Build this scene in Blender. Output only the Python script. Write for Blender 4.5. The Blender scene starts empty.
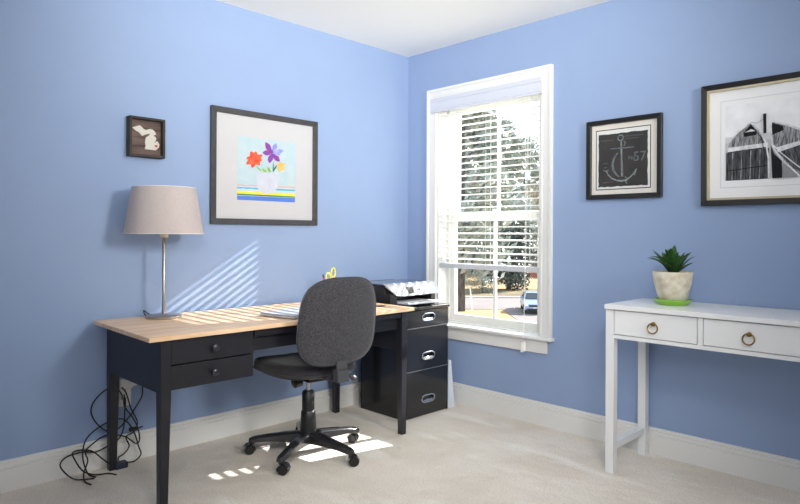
import bpy, bmesh, math, random
from mathutils import Vector, Matrix
C = bpy.context.scene.collection
PI = math.pi
# ------------------------------------------------------------------ camera
cam_d = bpy.data.cameras.new('camera'); cam = bpy.data.objects.new('camera', cam_d); C.objects.link(cam)
YAW, ROLL = 0.787121648, 0.00453820474
fw = Vector((-math.sin(YAW), math.cos(YAW), 0)); r0 = Vector((math.cos(YAW), math.sin(YAW), 0)); u0 = Vector((0, 0, 1))
rt = r0*math.cos(ROLL)+u0*math.sin(ROLL); up = -r0*math.sin(ROLL)+u0*math.cos(ROLL)
M = Matrix.Identity(4)
for i in range(3):
    M[i][0] = rt[i]; M[i][1] = up[i]; M[i][2] = -fw[i]
M[0][3], M[1][3], M[2][3] = 3.159, -3.228, 1.143
cam.matrix_world = M
cam_d.sensor_width = 36; cam_d.lens = 36*616.845/800; cam_d.shift_y = -17.717/800
cam_d.clip_start = .02; cam_d.clip_end = 600
bpy.context.scene.camera = cam
# ------------------------------------------------------------------ world, sun, lights, exposure
sc = bpy.context.scene
sc.view_settings.view_transform = 'Standard'; sc.view_settings.look = 'None'
sc.view_settings.gamma = 1; sc.view_settings.use_curve_mapping = False
sc.view_settings.exposure = 0.0
SUN_TO = Vector((.262, 1.0, .619)).normalized()          # towards the sun
w = bpy.data.worlds.new('sky'); sc.world = w; w.use_nodes = True
nt = w.node_tree; nt.nodes.clear()
o_ = nt.nodes.new('ShaderNodeOutputWorld'); b_ = nt.nodes.new('ShaderNodeBackground')
tc = nt.nodes.new('ShaderNodeTexCoord'); no = nt.nodes.new('ShaderNodeTexNoise'); no.inputs['Scale'].default_value = 3.0; no.inputs['Detail'].default_value = 6
cr = nt.nodes.new('ShaderNodeValToRGB'); cr.color_ramp.elements[0].position = .38; cr.color_ramp.elements[1].position = .62
cr.color_ramp.elements[0].color = (.50, .72, 1.0, 1); cr.color_ramp.elements[1].color = (1, 1, 1, 1)
nt.links.new(tc.outputs['Generated'], no.inputs['Vector']); nt.links.new(no.outputs['Fac'], cr.inputs['Fac'])
nt.links.new(cr.outputs['Color'], b_.inputs['Color']); b_.inputs['Strength'].default_value = 2.6
nt.links.new(b_.outputs[0], o_.inputs[0])

def light(name, kind, loc, aim, energy, color=(1, 1, 1), size=None, sy=None, spread=None):
    d = bpy.data.lights.new(name, kind); o = bpy.data.objects.new(name, d); C.objects.link(o)
    o.location = loc; d.energy = energy; d.color = color
    o.rotation_euler = Vector(aim).to_track_quat('-Z', 'Y').to_euler()
    if kind == 'AREA':
        d.shape = 'RECTANGLE'; d.size = size; d.size_y = sy or size
        if spread: d.spread = spread
    return o
s_ = light('sun', 'SUN', (2, 8, 6), -SUN_TO, 20, (1, .95, .89)); s_.data.angle = math.radians(.53)
p_ = light('window_portal', 'AREA', (.705, .20, 1.30), (0, -1, 0), 1, size=.82, sy=1.5); p_.data.cycles.is_portal = True
# daylight from the rear window, plus unseen fill lights added to brighten the room
def spot(name, loc, target, energy, cone, color=(1, 1, 1), radius=.3):
    o = light(name, 'SPOT', loc, Vector(target)-Vector(loc), energy, color); o.data.spot_size = math.radians(cone); o.data.spot_blend = 1; o.data.shadow_soft_size = radius; return o
light('rear_window_light', 'AREA', (2.0, -4.10, 1.35), (-.1, 1, -.05), 3, (1, .98, .96), 1.0, 1.4)
light('side_window_light', 'AREA', (4.10, -1.9, 1.6), (-1, .1, .1), 2, (1, .98, .95), 1.8, 1.6)  # added fill from the side wall, not an actual window
spot('ceiling_bounce_lamp', (3.4, -3.5, 1.5), (.95, -1.15, 2.60), 455, 60, (1, .975, .91), .3)  # added spot that lifts the ceiling and upper walls
spot('corner_flash', (3.3, -3.5, 1.9), (.5, -.5, 1.6), 165, 75, (1, .975, .92), .35)  # added fill aimed at the room corner, fading towards the edges
spot('side_flash', (3.9, -1.2, 2.0), (0, -.9, 1.75), 250, 80, (1, .975, .90), .35)  # added fill for the left wall near the corner
spot('floor_flash', (3.4, -2.6, 2.2), (1.35, -1.1, 0), 165, 64, (1, .985, .96), .35)  # added spot to brighten the carpet

# ------------------------------------------------------------------ materials
def nodes(m):
    m.use_nodes = True; return m.node_tree, m.node_tree.nodes['Principled BSDF']
def mat(name, col, rough=.6, metal=0, bump=0, bscale=60, vary=0, vscale=6, col2=None, stretch=None, spec=None, coat=0):
    m = bpy.data.materials.new(name); t, p = nodes(m)
    p.inputs['Base Color'].default_value = (*col, 1); p.inputs['Roughness'].default_value = rough; p.inputs['Metallic'].default_value = metal
    if spec is not None: p.inputs['Specular IOR Level'].default_value = spec
    if coat: p.inputs['Coat Weight'].default_value = coat; p.inputs['Coat Roughness'].default_value = .1
    g = t.nodes.new('ShaderNodeTexCoord'); src = g.outputs['Object']
    if stretch:
        mp = t.nodes.new('ShaderNodeMapping'); mp.inputs['Scale'].default_value = stretch; t.links.new(src, mp.inputs['Vector']); src = mp.outputs['Vector']
    n = t.nodes.new('ShaderNodeTexNoise'); n.inputs['Scale'].default_value = vscale; n.inputs['Detail'].default_value = 5
    t.links.new(src, n.inputs['Vector'])
    mx = t.nodes.new('ShaderNodeMix'); mx.data_type = 'RGBA'
    c2 = col2 or tuple(c*(1-vary) for c in col)
    mx.inputs['A'].default_value = (*c2, 1); mx.inputs['B'].default_value = (*col, 1)
    rp = t.nodes.new('ShaderNodeMapRange'); rp.inputs['From Min'].default_value = .35; rp.inputs['From Max'].default_value = .65
    t.links.new(n.outputs['Fac'], rp.inputs['Value']); t.links.new(rp.outputs['Result'], mx.inputs['Factor'])
    t.links.new(mx.outputs['Result'], p.inputs['Base Color'])
    if bump:
        n2 = t.nodes.new('ShaderNodeTexNoise'); n2.inputs['Scale'].default_value = bscale; n2.inputs['Detail'].default_value = 3
        t.links.new(src, n2.inputs['Vector'])
        b = t.nodes.new('ShaderNodeBump'); b.inputs['Strength'].default_value = bump; b.inputs['Distance'].default_value = .004
        t.links.new(n2.outputs['Fac'], b.inputs['Height']); t.links.new(b.outputs['Normal'], p.inputs['Normal'])
    return m
def srgb(r, g, b):
    f = lambda c: (c/255/12.92 if c/255 <= .04045 else ((c/255+.055)/1.055)**2.4)
    return (f(r), f(g), f(b))
WALL = mat('blue_wall_paint', srgb(146, 168, 206), .62, bump=.06, bscale=180, vary=.02)
CEIL = mat('white_ceiling_paint', srgb(251, 250, 246), .8, bump=.05, bscale=150)
TRIM = mat('white_trim_paint', srgb(232, 232, 230), .4, vary=.02)
WHITE = mat('white_lacquer', srgb(236, 238, 240), .3, vary=.015)
VINYL = mat('white_vinyl', srgb(228, 228, 222), .45, vary=.02)
SLAT = mat('white_blind_slat', srgb(244, 244, 240), .45)
SLAT.node_tree.nodes['Principled BSDF'].inputs['Transmission Weight'].default_value = 0.0
BLACK = mat('black_stained_wood', srgb(30, 30, 38), .42, bump=.05, bscale=90, col2=srgb(24, 24, 31), stretch=(1, .2, 1), vscale=12)
CAB = mat('black_enamel_cabinet', srgb(22, 23, 28), .24, vary=.1, vscale=3, coat=.3)
CABSEAM = mat('bare_metal_edge', srgb(150, 150, 155), .35, .8)
CHROME = mat('polished_chrome', srgb(205, 205, 210), .22, 1)
STEEL = mat('brushed_nickel', srgb(178, 172, 165), .33, 1, vary=.1, vscale=40)
BLKPL = mat('black_plastic', srgb(26, 26, 28), .38, vary=.1)
GREYPL = mat('dark_grey_plastic', srgb(70, 70, 74), .45)
CORD = mat('black_rubber_cord', srgb(14, 14, 16), .5)
BRASS = mat('antique_brass', srgb(150, 120, 62), .32, 1, vary=.2, vscale=60)
FRAMEB = mat('black_frame_wood', srgb(32, 32, 34), .35, vary=.2, vscale=20)
FRAMEC = mat('charcoal_frame_wood', srgb(66, 66, 70), .45, bump=.1, vary=.25, vscale=30)
RUSTIC = mat('dark_rustic_wood', srgb(62, 56, 52), .75, bump=.5, bscale=60, vary=.35, vscale=18, stretch=(1, .2, 1.2))
RUSTICP = mat('weathered_brown_plank', srgb(124, 104, 96), .8, bump=.5, bscale=40, col2=srgb(66, 52, 50), vscale=14, stretch=(1, .25, 2))
GOLD = mat('champagne_liner', srgb(196, 186, 160), .4, .3)
MAT = mat('white_mat_board', srgb(199, 199, 203), .9)
MAT2 = mat('pale_grey_mat_board', srgb(240, 242, 246), .9)
SHADE = mat('linen_lampshade', srgb(200, 188, 186), .85, bump=.25, bscale=400, vary=.06, vscale=80)
SHADEIN = mat('white_shade_lining', srgb(240, 238, 234), .8)
BULB = mat('frosted_bulb', srgb(245, 244, 240), .3)
GREEN = mat('green_glazed_ceramic', srgb(136, 192, 62), .25, coat=.5)
SOIL = mat('potting_soil', srgb(52, 40, 32), .95, bump=1, bscale=80)
SILVER = mat('silver_aluminium', srgb(200, 204, 214), .45, .15)
PLATE = mat('ivory_outlet_plastic', srgb(226, 226, 222), .4)

def carpet_mat():
    m = bpy.data.materials.new('beige_carpet'); t, p = nodes(m); p.inputs['Roughness'].default_value = .95
    p.inputs['Specular IOR Level'].default_value = .15
    g = t.nodes.new('ShaderNodeTexCoord')
    def noise(s, d=4, st=None):
        n = t.nodes.new('ShaderNodeTexNoise'); n.inputs['Scale'].default_value = s; n.inputs['Detail'].default_value = d
        if st:
            mp = t.nodes.new('ShaderNodeMapping'); mp.inputs['Scale'].default_value = st; mp.inputs['Rotation'].default_value = (0, 0, .6)
            t.links.new(g.outputs['Object'], mp.inputs['Vector']); t.links.new(mp.outputs['Vector'], n.inputs['Vector'])
        else: t.links.new(g.outputs['Object'], n.inputs['Vector'])
        return n
    def mix(f, a, b, lo, hi):
        r = t.nodes.new('ShaderNodeMapRange'); r.inputs['From Min'].default_value = lo; r.inputs['From Max'].default_value = hi
        t.links.new(f, r.inputs['Value']); x = t.nodes.new('ShaderNodeMix'); x.data_type = 'RGBA'
        t.links.new(r.outputs['Result'], x.inputs['Factor'])
        for k, v in (('A', a), ('B', b)):
            if isinstance(v, tuple): x.inputs[k].default_value = (*v, 1)
            else: t.links.new(v, x.inputs[k])
        return x.outputs['Result']
    base = mix(noise(2.2, 5).outputs['Fac'], srgb(226, 217, 205), srgb(236, 229, 219), .4, .6)
    # brushed pile marks left by vacuuming and footsteps
    st = mix(noise(1.5, 3, (1.0, 3.2, 1)).outputs['Fac'], base, srgb(244, 239, 231), .56, .68)
    fine = noise(150, 3)
    sp = mix(fine.outputs['Fac'], srgb(204, 192, 176), st, .30, .50)
    t.links.new(sp, p.inputs['Base Color'])
    b = t.nodes.new('ShaderNodeBump'); b.inputs['Strength'].default_value = .55; b.inputs['Distance'].default_value = .006
    t.links.new(fine.outputs['Fac'], b.inputs['Height'])
    b2 = t.nodes.new('ShaderNodeBump'); b2.inputs['Strength'].default_value = .5; b2.inputs['Distance'].default_value = .03
    t.links.new(noise(9, 4).outputs['Fac'], b2.inputs['Height']); t.links.new(b.outputs['Normal'], b2.inputs['Normal'])
    t.links.new(b2.outputs['Normal'], p.inputs['Normal'])
    return m
CARPET = carpet_mat()

def pine_mat():
    m = bpy.data.materials.new('oiled_pine'); t, p = nodes(m); p.inputs['Roughness'].default_value = .38
    g = t.nodes.new('ShaderNodeTexCoord'); mp = t.nodes.new('ShaderNodeMapping'); mp.inputs['Scale'].default_value = (14, .9, 14)
    t.links.new(g.outputs['Object'], mp.inputs['Vector'])
    n = t.nodes.new('ShaderNodeTexNoise'); n.inputs['Scale'].default_value = 2.2; n.inputs['Detail'].default_value = 6; n.inputs['Distortion'].default_value = .6
    t.links.new(mp.outputs['Vector'], n.inputs['Vector'])
    r = t.nodes.new('ShaderNodeValToRGB'); e = r.color_ramp.elements
    e[0].position = .32; e[0].color = (*srgb(230, 188, 144), 1); e[1].position = .68; e[1].color = (*srgb(250, 218, 182), 1)
    t.links.new(n.outputs['Fac'], r.inputs['Fac'])
    # staves
    br = t.nodes.new('ShaderNodeTexBrick'); br.inputs['Scale'].default_value = 1; br.inputs['Brick Width'].default_value = 1.1; br.inputs['Row Height'].default_value = .085
    br.inputs['Mortar Size'].default_value = .0; br.inputs['Color1'].default_value = (1, 1, 1, 1); br.inputs['Color2'].default_value = (.93, .92, .90, 1)
    m2 = t.nodes.new('ShaderNodeMapping'); m2.inputs['Rotation'].default_value = (0, 0, PI/2); t.links.new(g.outputs['Object'], m2.inputs['Vector']); t.links.new(m2.outputs['Vector'], br.inputs['Vector'])
    mu = t.nodes.new('ShaderNodeMix'); mu.data_type = 'RGBA'; mu.blend_type = 'MULTIPLY'; mu.inputs['Factor'].default_value = 1
    t.links.new(r.outputs['Color'], mu.inputs['A']); t.links.new(br.outputs['Color'], mu.inputs['B'])
    # knots
    vo = t.nodes.new('ShaderNodeTexVoronoi'); vo.inputs['Scale'].default_value = 2.3
    m3 = t.nodes.new('ShaderNodeMapping'); m3.inputs['Scale'].default_value = (2.2, 1, 1); t.links.new(g.outputs['Object'], m3.inputs['Vector']); t.links.new(m3.outputs['Vector'], vo.inputs['Vector'])
    mr = t.nodes.new('ShaderNodeMapRange'); mr.inputs['From Min'].default_value = .035; mr.inputs['From Max'].default_value = .08
    t.links.new(vo.outputs['Distance'], mr.inputs['Value'])
    kx = t.nodes.new('ShaderNodeMix'); kx.data_type = 'RGBA'; kx.inputs['A'].default_value = (*srgb(112, 66, 36), 1)
    t.links.new(mr.outputs['Result'], kx.inputs['Factor']); t.links.new(mu.outputs['Result'], kx.inputs['B'])
    t.links.new(kx.outputs['Result'], p.inputs['Base Color'])
    return m
PINE = pine_mat()

def fabric_mat(name, c1, c2):
    m = bpy.data.materials.new(name); t, p = nodes(m); p.inputs['Roughness'].default_value = .92; p.inputs['Specular IOR Level'].default_value = .2
    p.inputs['Sheen Weight'].default_value = .25
    g = t.nodes.new('ShaderNodeTexCoord'); n = t.nodes.new('ShaderNodeTexNoise'); n.inputs['Scale'].default_value = 300; n.inputs['Detail'].default_value = 2
    t.links.new(g.outputs['Object'], n.inputs['Vector'])
    r = t.nodes.new('ShaderNodeValToRGB'); e = r.color_ramp.elements; e[0].position = .38; e[0].color = (*c1, 1); e[1].position = .64; e[1].color = (*c2, 1)
    t.links.new(n.outputs['Fac'], r.inputs['Fac']); t.links.new(r.outputs['Color'], p.inputs['Base Color'])
    b = t.nodes.new('ShaderNodeBump'); b.inputs['Strength'].default_value = .5; b.inputs['Distance'].default_value = .003
    t.links.new(n.outputs['Fac'], b.inputs['Height']); t.links.new(b.outputs['Normal'], p.inputs['Normal'])
    return m
FABRIC = fabric_mat('charcoal_tweed', srgb(34, 34, 37), srgb(84, 83, 89))
FABRIC_D = fabric_mat('dark_seat_fabric', srgb(30, 29, 32), srgb(62, 60, 64))

def glass_mat(name, gloss=.06, tint=(1, 1, 1)):
    m = bpy.data.materials.new(name); m.use_nodes = True; t = m.node_tree; t.nodes.clear()
    o = t.nodes.new('ShaderNodeOutputMaterial'); mx = t.nodes.new('ShaderNodeMixShader'); a = t.nodes.new('ShaderNodeBsdfTransparent'); b = t.nodes.new('ShaderNodeBsdfGlossy')
    a.inputs['Color'].default_value = (*tint, 1); b.inputs['Roughness'].default_value = .02
    fr = t.nodes.new('ShaderNodeFresnel'); fr.inputs['IOR'].default_value = 1.3 if gloss < .05 else 1.45
    ge = t.nodes.new('ShaderNodeNewGeometry'); iv = t.nodes.new('ShaderNodeMath'); iv.operation = 'SUBTRACT'; iv.inputs[0].default_value = 1
    mu = t.nodes.new('ShaderNodeMath'); mu.operation = 'MULTIPLY'; t.links.new(ge.outputs['Backfacing'], iv.inputs[1])
    t.links.new(fr.outputs['Fac'], mu.inputs[0]); t.links.new(iv.outputs[0], mu.inputs[1]); t.links.new(mu.outputs[0], mx.inputs['Fac'])
    t.links.new(a.outputs[0], mx.inputs[1]); t.links.new(b.outputs[0], mx.inputs[2]); t.links.new(mx.outputs[0], o.inputs['Surface'])
    return m
GLASS = glass_mat('window_glass', .06, (.96, .98, .98)); PICGLASS = glass_mat('picture_glass', .04)

def pot_mat():
    m = mat('cream_mottled_ceramic', srgb(222, 216, 202), .6, bump=.3, bscale=50, col2=srgb(196, 184, 160), vscale=28); return m
POT = pot_mat()
def leaf_mat(name, a, b): return mat(name, a, .45, col2=b, vscale=9)
LEAF = leaf_mat('dark_green_leaf', srgb(66, 110, 48), srgb(34, 70, 32))

# ------------------------------------------------------------------ mesh builder
class MB:
    def __init__(s): s.v = []; s.f = []; s.m = []; s.sm = []
    def add(s, vs, fs, mi=0, smooth=False):
        k = len(s.v); s.v += [tuple(v) for v in vs]
        for f in fs: s.f.append([i+k for i in f]); s.m.append(mi); s.sm.append(smooth)
        return s
    def box(s, a, b, mi=0):
        x0, x1 = sorted((a[0], b[0])); y0, y1 = sorted((a[1], b[1])); z0, z1 = sorted((a[2], b[2]))
        return s.hexa([(x0, y0, z0), (x1, y0, z0), (x1, y1, z0), (x0, y1, z0), (x0, y0, z1), (x1, y0, z1), (x1, y1, z1), (x0, y1, z1)], mi)
    def hexa(s, p, mi=0): return s.add(p, [(3, 2, 1, 0), (4, 5, 6, 7), (0, 1, 5, 4), (1, 2, 6, 5), (2, 3, 7, 6), (3, 0, 4, 7)], mi)
    def taper(s, c0, h0, c1, h1, mi=0):   # square section from c0 to c1, half sizes (hx,hy)
        P = []
        for c, h in ((c0, h0), (c1, h1)):
            for dx, dy in ((-1, -1), (1, -1), (1, 1), (-1, 1)): P.append((c[0]+dx*h[0], c[1]+dy*h[1], c[2]))
        return s.hexa(P, mi)
    def tube(s, pts, r, n=8, mi=0, cap=True, closed=False):
        pts = [Vector(p) for p in pts]; N = len(pts)
        rr = r if isinstance(r, (list, tuple)) else [r]*N
        vs = []; t0 = None; nrm = None
        for i in range(N):
            if closed: t = (pts[(i+1) % N]-pts[i-1]).normalized()
            else: t = (pts[min(i+1, N-1)]-pts[max(i-1, 0)]).normalized()
            if nrm is None:
                a = Vector((0, 0, 1)) if abs(t.z) < .9 else Vector((1, 0, 0)); nrm = t.cross(a).normalized()
            else:
                nrm = (nrm-t*nrm.dot(t)).normalized()
            b = t.cross(nrm)
            for k in range(n):
                an = 2*PI*k/n; vs.append(pts[i]+(nrm*math.cos(an)+b*math.sin(an))*rr[i])
        fs = []
        for i in range(N if closed else N-1):
            j = (i+1) % N
            for k in range(n): fs.append((i*n+k, i*n+(k+1) % n, j*n+(k+1) % n, j*n+k))
        if cap and not closed: fs += [tuple(range(n-1, -1, -1)), tuple(range((N-1)*n, N*n))]
        return s.add(vs, fs, mi, True)
    def lathe(s, prof, c=(0, 0, 0), n=32, mi=0, axis=None, capb=True, capt=True):
        vs = []; c = Vector(c)
        q = Vector((0, 0, 1)).rotation_difference(Vector(axis)) if axis is not None else None
        for r, z in prof:
            for k in range(n):
                v = Vector((r*math.cos(2*PI*k/n), r*math.sin(2*PI*k/n), z))
                if q: v = q @ v
                vs.append(v+c)
        fs = []
        for i in range(len(prof)-1):
            for k in range(n): fs.append((i*n+k, i*n+(k+1) % n, (i+1)*n+(k+1) % n, (i+1)*n+k))
        L = len(prof)-1
        if capb and prof[0][0] > 1e-5: fs.append(tuple(range(n-1, -1, -1)))
        if capt and prof[L][0] > 1e-5: fs.append(tuple(range(L*n, L*n+n)))
        return s.add(vs, fs, mi, True)
    def prism(s, poly, f, d, mi=0):       # poly 2D, f(a,b,depth)->3D, extruded 0..d
        n = len(poly); vs = [f(a, b, 0) for a, b in poly]+[f(a, b, d) for a, b in poly]
        fs = [tuple(range(n)), tuple(range(2*n-1, n-1, -1))]+[(i, (i+1) % n, n+(i+1) % n, n+i) for i in range(n)]
        return s.add(vs, fs, mi)
    def sweep(s, prof, fa, fb, mi=0):     # prof list of 2D; fa,fb map 2D -> 3D at both ends
        n = len(prof); vs = [fa(*p) for p in prof]+[fb(*p) for p in prof]
        fs = [(i, (i+1) % n, n+(i+1) % n, n+i) for i in range(n)]+[tuple(range(n-1, -1, -1)), tuple(range(n, 2*n))]
        return s.add(vs, fs, mi)
    def build(s, name, mats, parent=None, off=(0, 0, 0), bevel=0, seg=2, sub=0, shade=None):
        me = bpy.data.meshes.new(name); ox, oy, oz = off
        me.from_pydata([(v[0]-ox, v[1]-oy, v[2]-oz) for v in s.v], [], s.f)
        mats = mats if isinstance(mats, (list, tuple)) else [mats]
        for m in mats: me.materials.append(m)
        for i, p in enumerate(me.polygons): p.material_index = s.m[i]; p.use_smooth = s.sm[i]
        bm = bmesh.new(); bm.from_mesh(me); bmesh.ops.recalc_face_normals(bm, faces=bm.faces)
        for e in bm.edges:
            if len(e.link_faces) == 2 and e.calc_face_angle(0) > math.radians(40): e.smooth = False
        bm.to_mesh(me); bm.free(); me.update()
        o = bpy.data.objects.new(name, me); C.objects.link(o)
        if parent: o.parent = parent
        if bevel:
            b = o.modifiers.new('bevel', 'BEVEL'); b.width = bevel; b.segments = seg; b.limit_method = 'ANGLE'; b.angle_limit = math.radians(40)
            for p in me.polygons: p.use_smooth = True
            try: b.harden_normals = True
            except Exception: pass
        if sub: q = o.modifiers.new('sub', 'SUBSURF'); q.levels = q.render_levels = sub
        return o
def spline(P, k=6, closed=False):
    P = [Vector(p) for p in P]; N = len(P); out = []
    for i in range(N if closed else N-1):
        if closed: a, b, c, d = P[i-1], P[i], P[(i+1) % N], P[(i+2) % N]
        else: a, b, c, d = P[max(i-1, 0)], P[i], P[i+1], P[min(i+2, N-1)]
        for j in range(k):
            t = j/k; out.append(.5*((2*b)+(c-a)*t+(2*a-5*b+4*c-d)*t*t+(3*b-a-3*c+d)*t**3))
    if not closed: out.append(P[-1])
    return out
def thing(name, label, cat, loc=(0, 0, 0), rz=0, group=None):
    o = bpy.data.objects.new(name, None); C.objects.link(o); o.location = loc; o.rotation_euler = (0, 0, rz); o.empty_display_size = .1
    o['label'] = label; o['category'] = cat
    if group: o['group'] = group
    return o
def tag(o, label, cat, group=None):
    o['label'] = label; o['category'] = cat
    if group: o['group'] = group
    return o
def struct(o, label=None, cat='structure'):
    o['kind'] = 'structure'
    if label: o['label'] = label; o['category'] = cat
    return o

# ------------------------------------------------------------------ room shell
H = 2.44; RX = 4.3; RY = -4.3
WX0, WX1, WZ0, WZ1 = .285, 1.125, .525, 2.075
struct(MB().box((0, RY, -.12), (RX, 0, 0)).build('floor', CARPET), 'beige cut pile carpet with brushed marks', 'floor')
struct(MB().box((-.16, RY-.16, H), (RX+.16, .16, H+.12)).build('ceiling', CEIL), 'smooth white ceiling', 'ceiling')
struct(MB().box((-.16, RY, -.12), (0, .16, H)).build('wall_left', WALL), 'light blue wall behind the desk', 'wall')
wr = MB()
wr.box((0, 0, -.12), (WX0, .16, H)).box((WX1, 0, -.12), (RX, .16, H)).box((WX0, 0, -.12), (WX1, .16, WZ0)).box((WX0, 0, WZ1), (WX1, .16, H))
struct(wr.build('wall_right', WALL), 'light blue wall with the window and two framed pictures', 'wall')
struct(MB().box((-.16, RY-.16, -.12), (RX+.16, RY, H)).build('wall_rear', WALL), 'light blue wall behind the camera', 'wall')
struct(MB().box((RX, RY, -.12), (RX+.16, .16, H)).build('wall_side', WALL), 'light blue side wall out of view', 'wall')
BP = [(0, 0), (.017, 0), (.017, .098), (.0155, .1005), (.0095, .1015), (.0095, .1045), (.014, .107), (.014, .121), (.0085, .1235), (.0085, .126), (.0105, .129), (.0085, .137), (0, .138)]
struct(MB().sweep(BP, lambda d, z: (d, RY, z), lambda d, z: (d, 0, z)).build('baseboard_left', TRIM), 'white moulded baseboard under the left wall', 'baseboard')
struct(MB().sweep(BP, lambda d, z: (0, -d, z), lambda d, z: (RX, -d, z)).build('baseboard_right', TRIM), 'white moulded baseboard under the window wall', 'baseboard')
struct(MB().sweep(BP, lambda d, z: (0, RY+d, z), lambda d, z: (RX, RY+d, z)).build('baseboard_rear', TRIM), 'white baseboard behind the camera', 'baseboard')
struct(MB().sweep(BP, lambda d, z: (RX-d, RY, z), lambda d, z: (RX-d, 0, z)).build('baseboard_side', TRIM), 'white baseboard of the side wall', 'baseboard')

# ------------------------------------------------------------------ window
W = bpy.data.objects.new('window_1', None); C.objects.link(W); W.location = (.705, 0, WZ0)
struct(W, 'white double-hung sash window with moulded casing', 'window'); off = W.location
CP = [(0, 0), (0, -.012), (.006, -.016), (.014, -.016), (.018, -.014), (.058, -.018), (.066, -.024), (.080, -.024), (.080, 0)]   # (distance from opening, y)
def casing_side(x, sg):
    return MB().sweep(CP, lambda a, b: (x+sg*a, b, WZ0+.005), lambda a, b: (x+sg*a, b, WZ1+a))
casing_side(WX0, -1).build('side_casing', TRIM, W, off); casing_side(WX1, 1).build('side_casing', TRIM, W, off)
MB().sweep(CP, lambda a, b: (WX0-a, b, WZ1+a), lambda a, b: (WX1+a, b, WZ1+a)).build('head_casing', TRIM, W, off)
MB().box((WX0-.095, -.042, .510), (WX1+.095, .10, .532)).build('sill', TRIM, W, off, bevel=.008, seg=3)
MB().box((WX0-.075, -.017, .432), (WX1+.052, 0, .510)).build('apron', TRIM, W, off, bevel=.003)
jb = MB()
jb.box((WX0, .0, WZ0), (WX0+.016, .17, WZ1)).box((WX1-.016, .0, WZ0), (WX1, .17, WZ1)).box((WX0, .0, WZ1-.016), (WX1, .17, WZ1)).box((WX0, .05, WZ0), (WX1, .19, WZ0+.012))
jb.build('jamb', TRIM, W, off)
fr = MB()
fr.box((.301, .085, .532), (.328, .17, 2.06)).box((1.078, .085, .532), (1.109, .17, 2.06)).box((.301, .085, 2.03), (1.109, .17, 2.06)).box((.301, .085, .532), (1.109, .17, .545))
fr.build('vinyl_frame', VINYL, W, off, bevel=.002)
def sash(y, z0, z1, br, tr, nm):
    s = MB(); x0, x1 = .328, 1.078; st = .040
    s.box((x0, y-.016, z0), (x0+st, y+.016, z1)).box((x1-st, y-.016, z0), (x1, y+.016, z1))
    s.box((x0+st, y-.016, z0), (x1-st, y+.016, z0+br)).box((x0+st, y-.016, z1-tr), (x1-st, y+.016, z1))
    o = s.build(nm, VINYL, W, off, bevel=.003)
    MB().box((.696, y-.010, z0+br), (.714, y+.010, z1-tr)).build('muntin', VINYL, o, off, bevel=.002)
    for a, b in ((x0+st, .705), (.705, x1-st)):
        MB().box((a, y-.002, z0+br), (b, y+.002, z1-tr)).build('pane', GLASS, o, off)
    return o
sash(.112, .540, 1.290, .050, .045, 'lower_sash'); sash(.148, 1.255, 2.035, .045, .048, 'upper_sash')
MB().box((.67, .085, 1.288), (.74, .12, 1.298)).lathe([(.014, 0), (.014, .012), (.006, .016)], (.705, .10, 1.298), 12).build('sash_lock', VINYL, W, off)

# ------------------------------------------------------------------ blind
B = thing('window_blind', 'white wooden slatted blind half lowered over the window', 'blind', (.70, .03, .95)); off = B.location
VP = [(-.030, 1.990), (-.030, 2.000), (-.034, 2.004), (-.034, 2.012), (-.030, 2.018), (-.030, 2.058), (-.036, 2.066), (-.036, 2.086), (-.028, 2.090), (-.022, 2.090), (-.022, 1.990)]
v = MB().sweep(VP, lambda y, z: (.250, y, z), lambda y, z: (1.143, y, z))
v.box((.2495, -.0295, 1.990), (.258, -.010, 2.090)).box((1.135, -.0295, 1.990), (1.1435, -.010, 2.090))
v.build('valance', mat('cool_white_valance', srgb(208, 213, 226), .5), B, off)  # white valance with its backlit shade put into the colour
MB().box((.305, .004, 2.012), (1.105, .056, 2.056)).build('headrail', SLAT, B, off, bevel=.002)
slat_me = None
SX0, SX1 = .304, 1.106; SY = .030
def slat_mesh():
    m = MB(); prof = []
    n = 6
    for i in range(n+1):
        t = -1+2*i/n; prof.append((t*.025, .0036*(1-t*t)))
    for i in range(n, -1, -1):
        t = -1+2*i/n; prof.append((t*.025, .0036*(1-t*t)-.0036))
    m.sweep(prof, lambda y, z: (SX0-.70, y, z), lambda y, z: (SX1-.70, y, z)); return m
nsl = 24
for k in range(nsl):
    z = 1.972-.0432*k
    if k == 0: o = slat_mesh().build('slat', SLAT, B); slat_me = o.data
    else: o = bpy.data.objects.new('slat', slat_me); C.objects.link(o); o.parent = B
    o.location = (0, 0, z-.95); o.rotation_euler = (math.radians(5.0), 0, 0)
MB().box((SX0, .004, .912), (SX1, .056, .946)).build('bottom_rail', mat('pale_grey_rail', srgb(206, 209, 214), .5), B, off, bevel=.005, seg=3)  # rail greyed in its colour to stand for shade against the window
for x in (.40, .705, 1.01):
    m = MB()
    m.tube([(x, .0035, 2.02), (x, .0035, .93)], .0009, 5); m.tube([(x, .0565, 2.02), (x, .0565, .93)], .0009, 5)
    m.build('ladder_cord', SLAT, B, off)
m = MB()
for dx in (0, .008): m.tube([(1.034+dx, -.002, 2.0), (1.034+dx, -.02, 1.5), (1.034+dx*.6, -.045, .62), (1.036, -.056, .49)], .0011, 5)
o = m.build('lift_cord', SLAT, B, off)
for dx, z in ((-.004, .432), (.012, .440)):
    MB().lathe([(.003, .058), (.006, .05), (.011, .004), (.011, 0)], (1.036+dx, -.057, z), 12).build('tassel', SLAT, o, off)
MB().tube([(.345, -.002, 2.0), (.345, -.006, 1.0)], .0011, 5).lathe([(.003, .03), (.007, .02), (.009, 0)], (.345, -.006, .97), 10).build('tilt_cord', SLAT, B, off)

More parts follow.
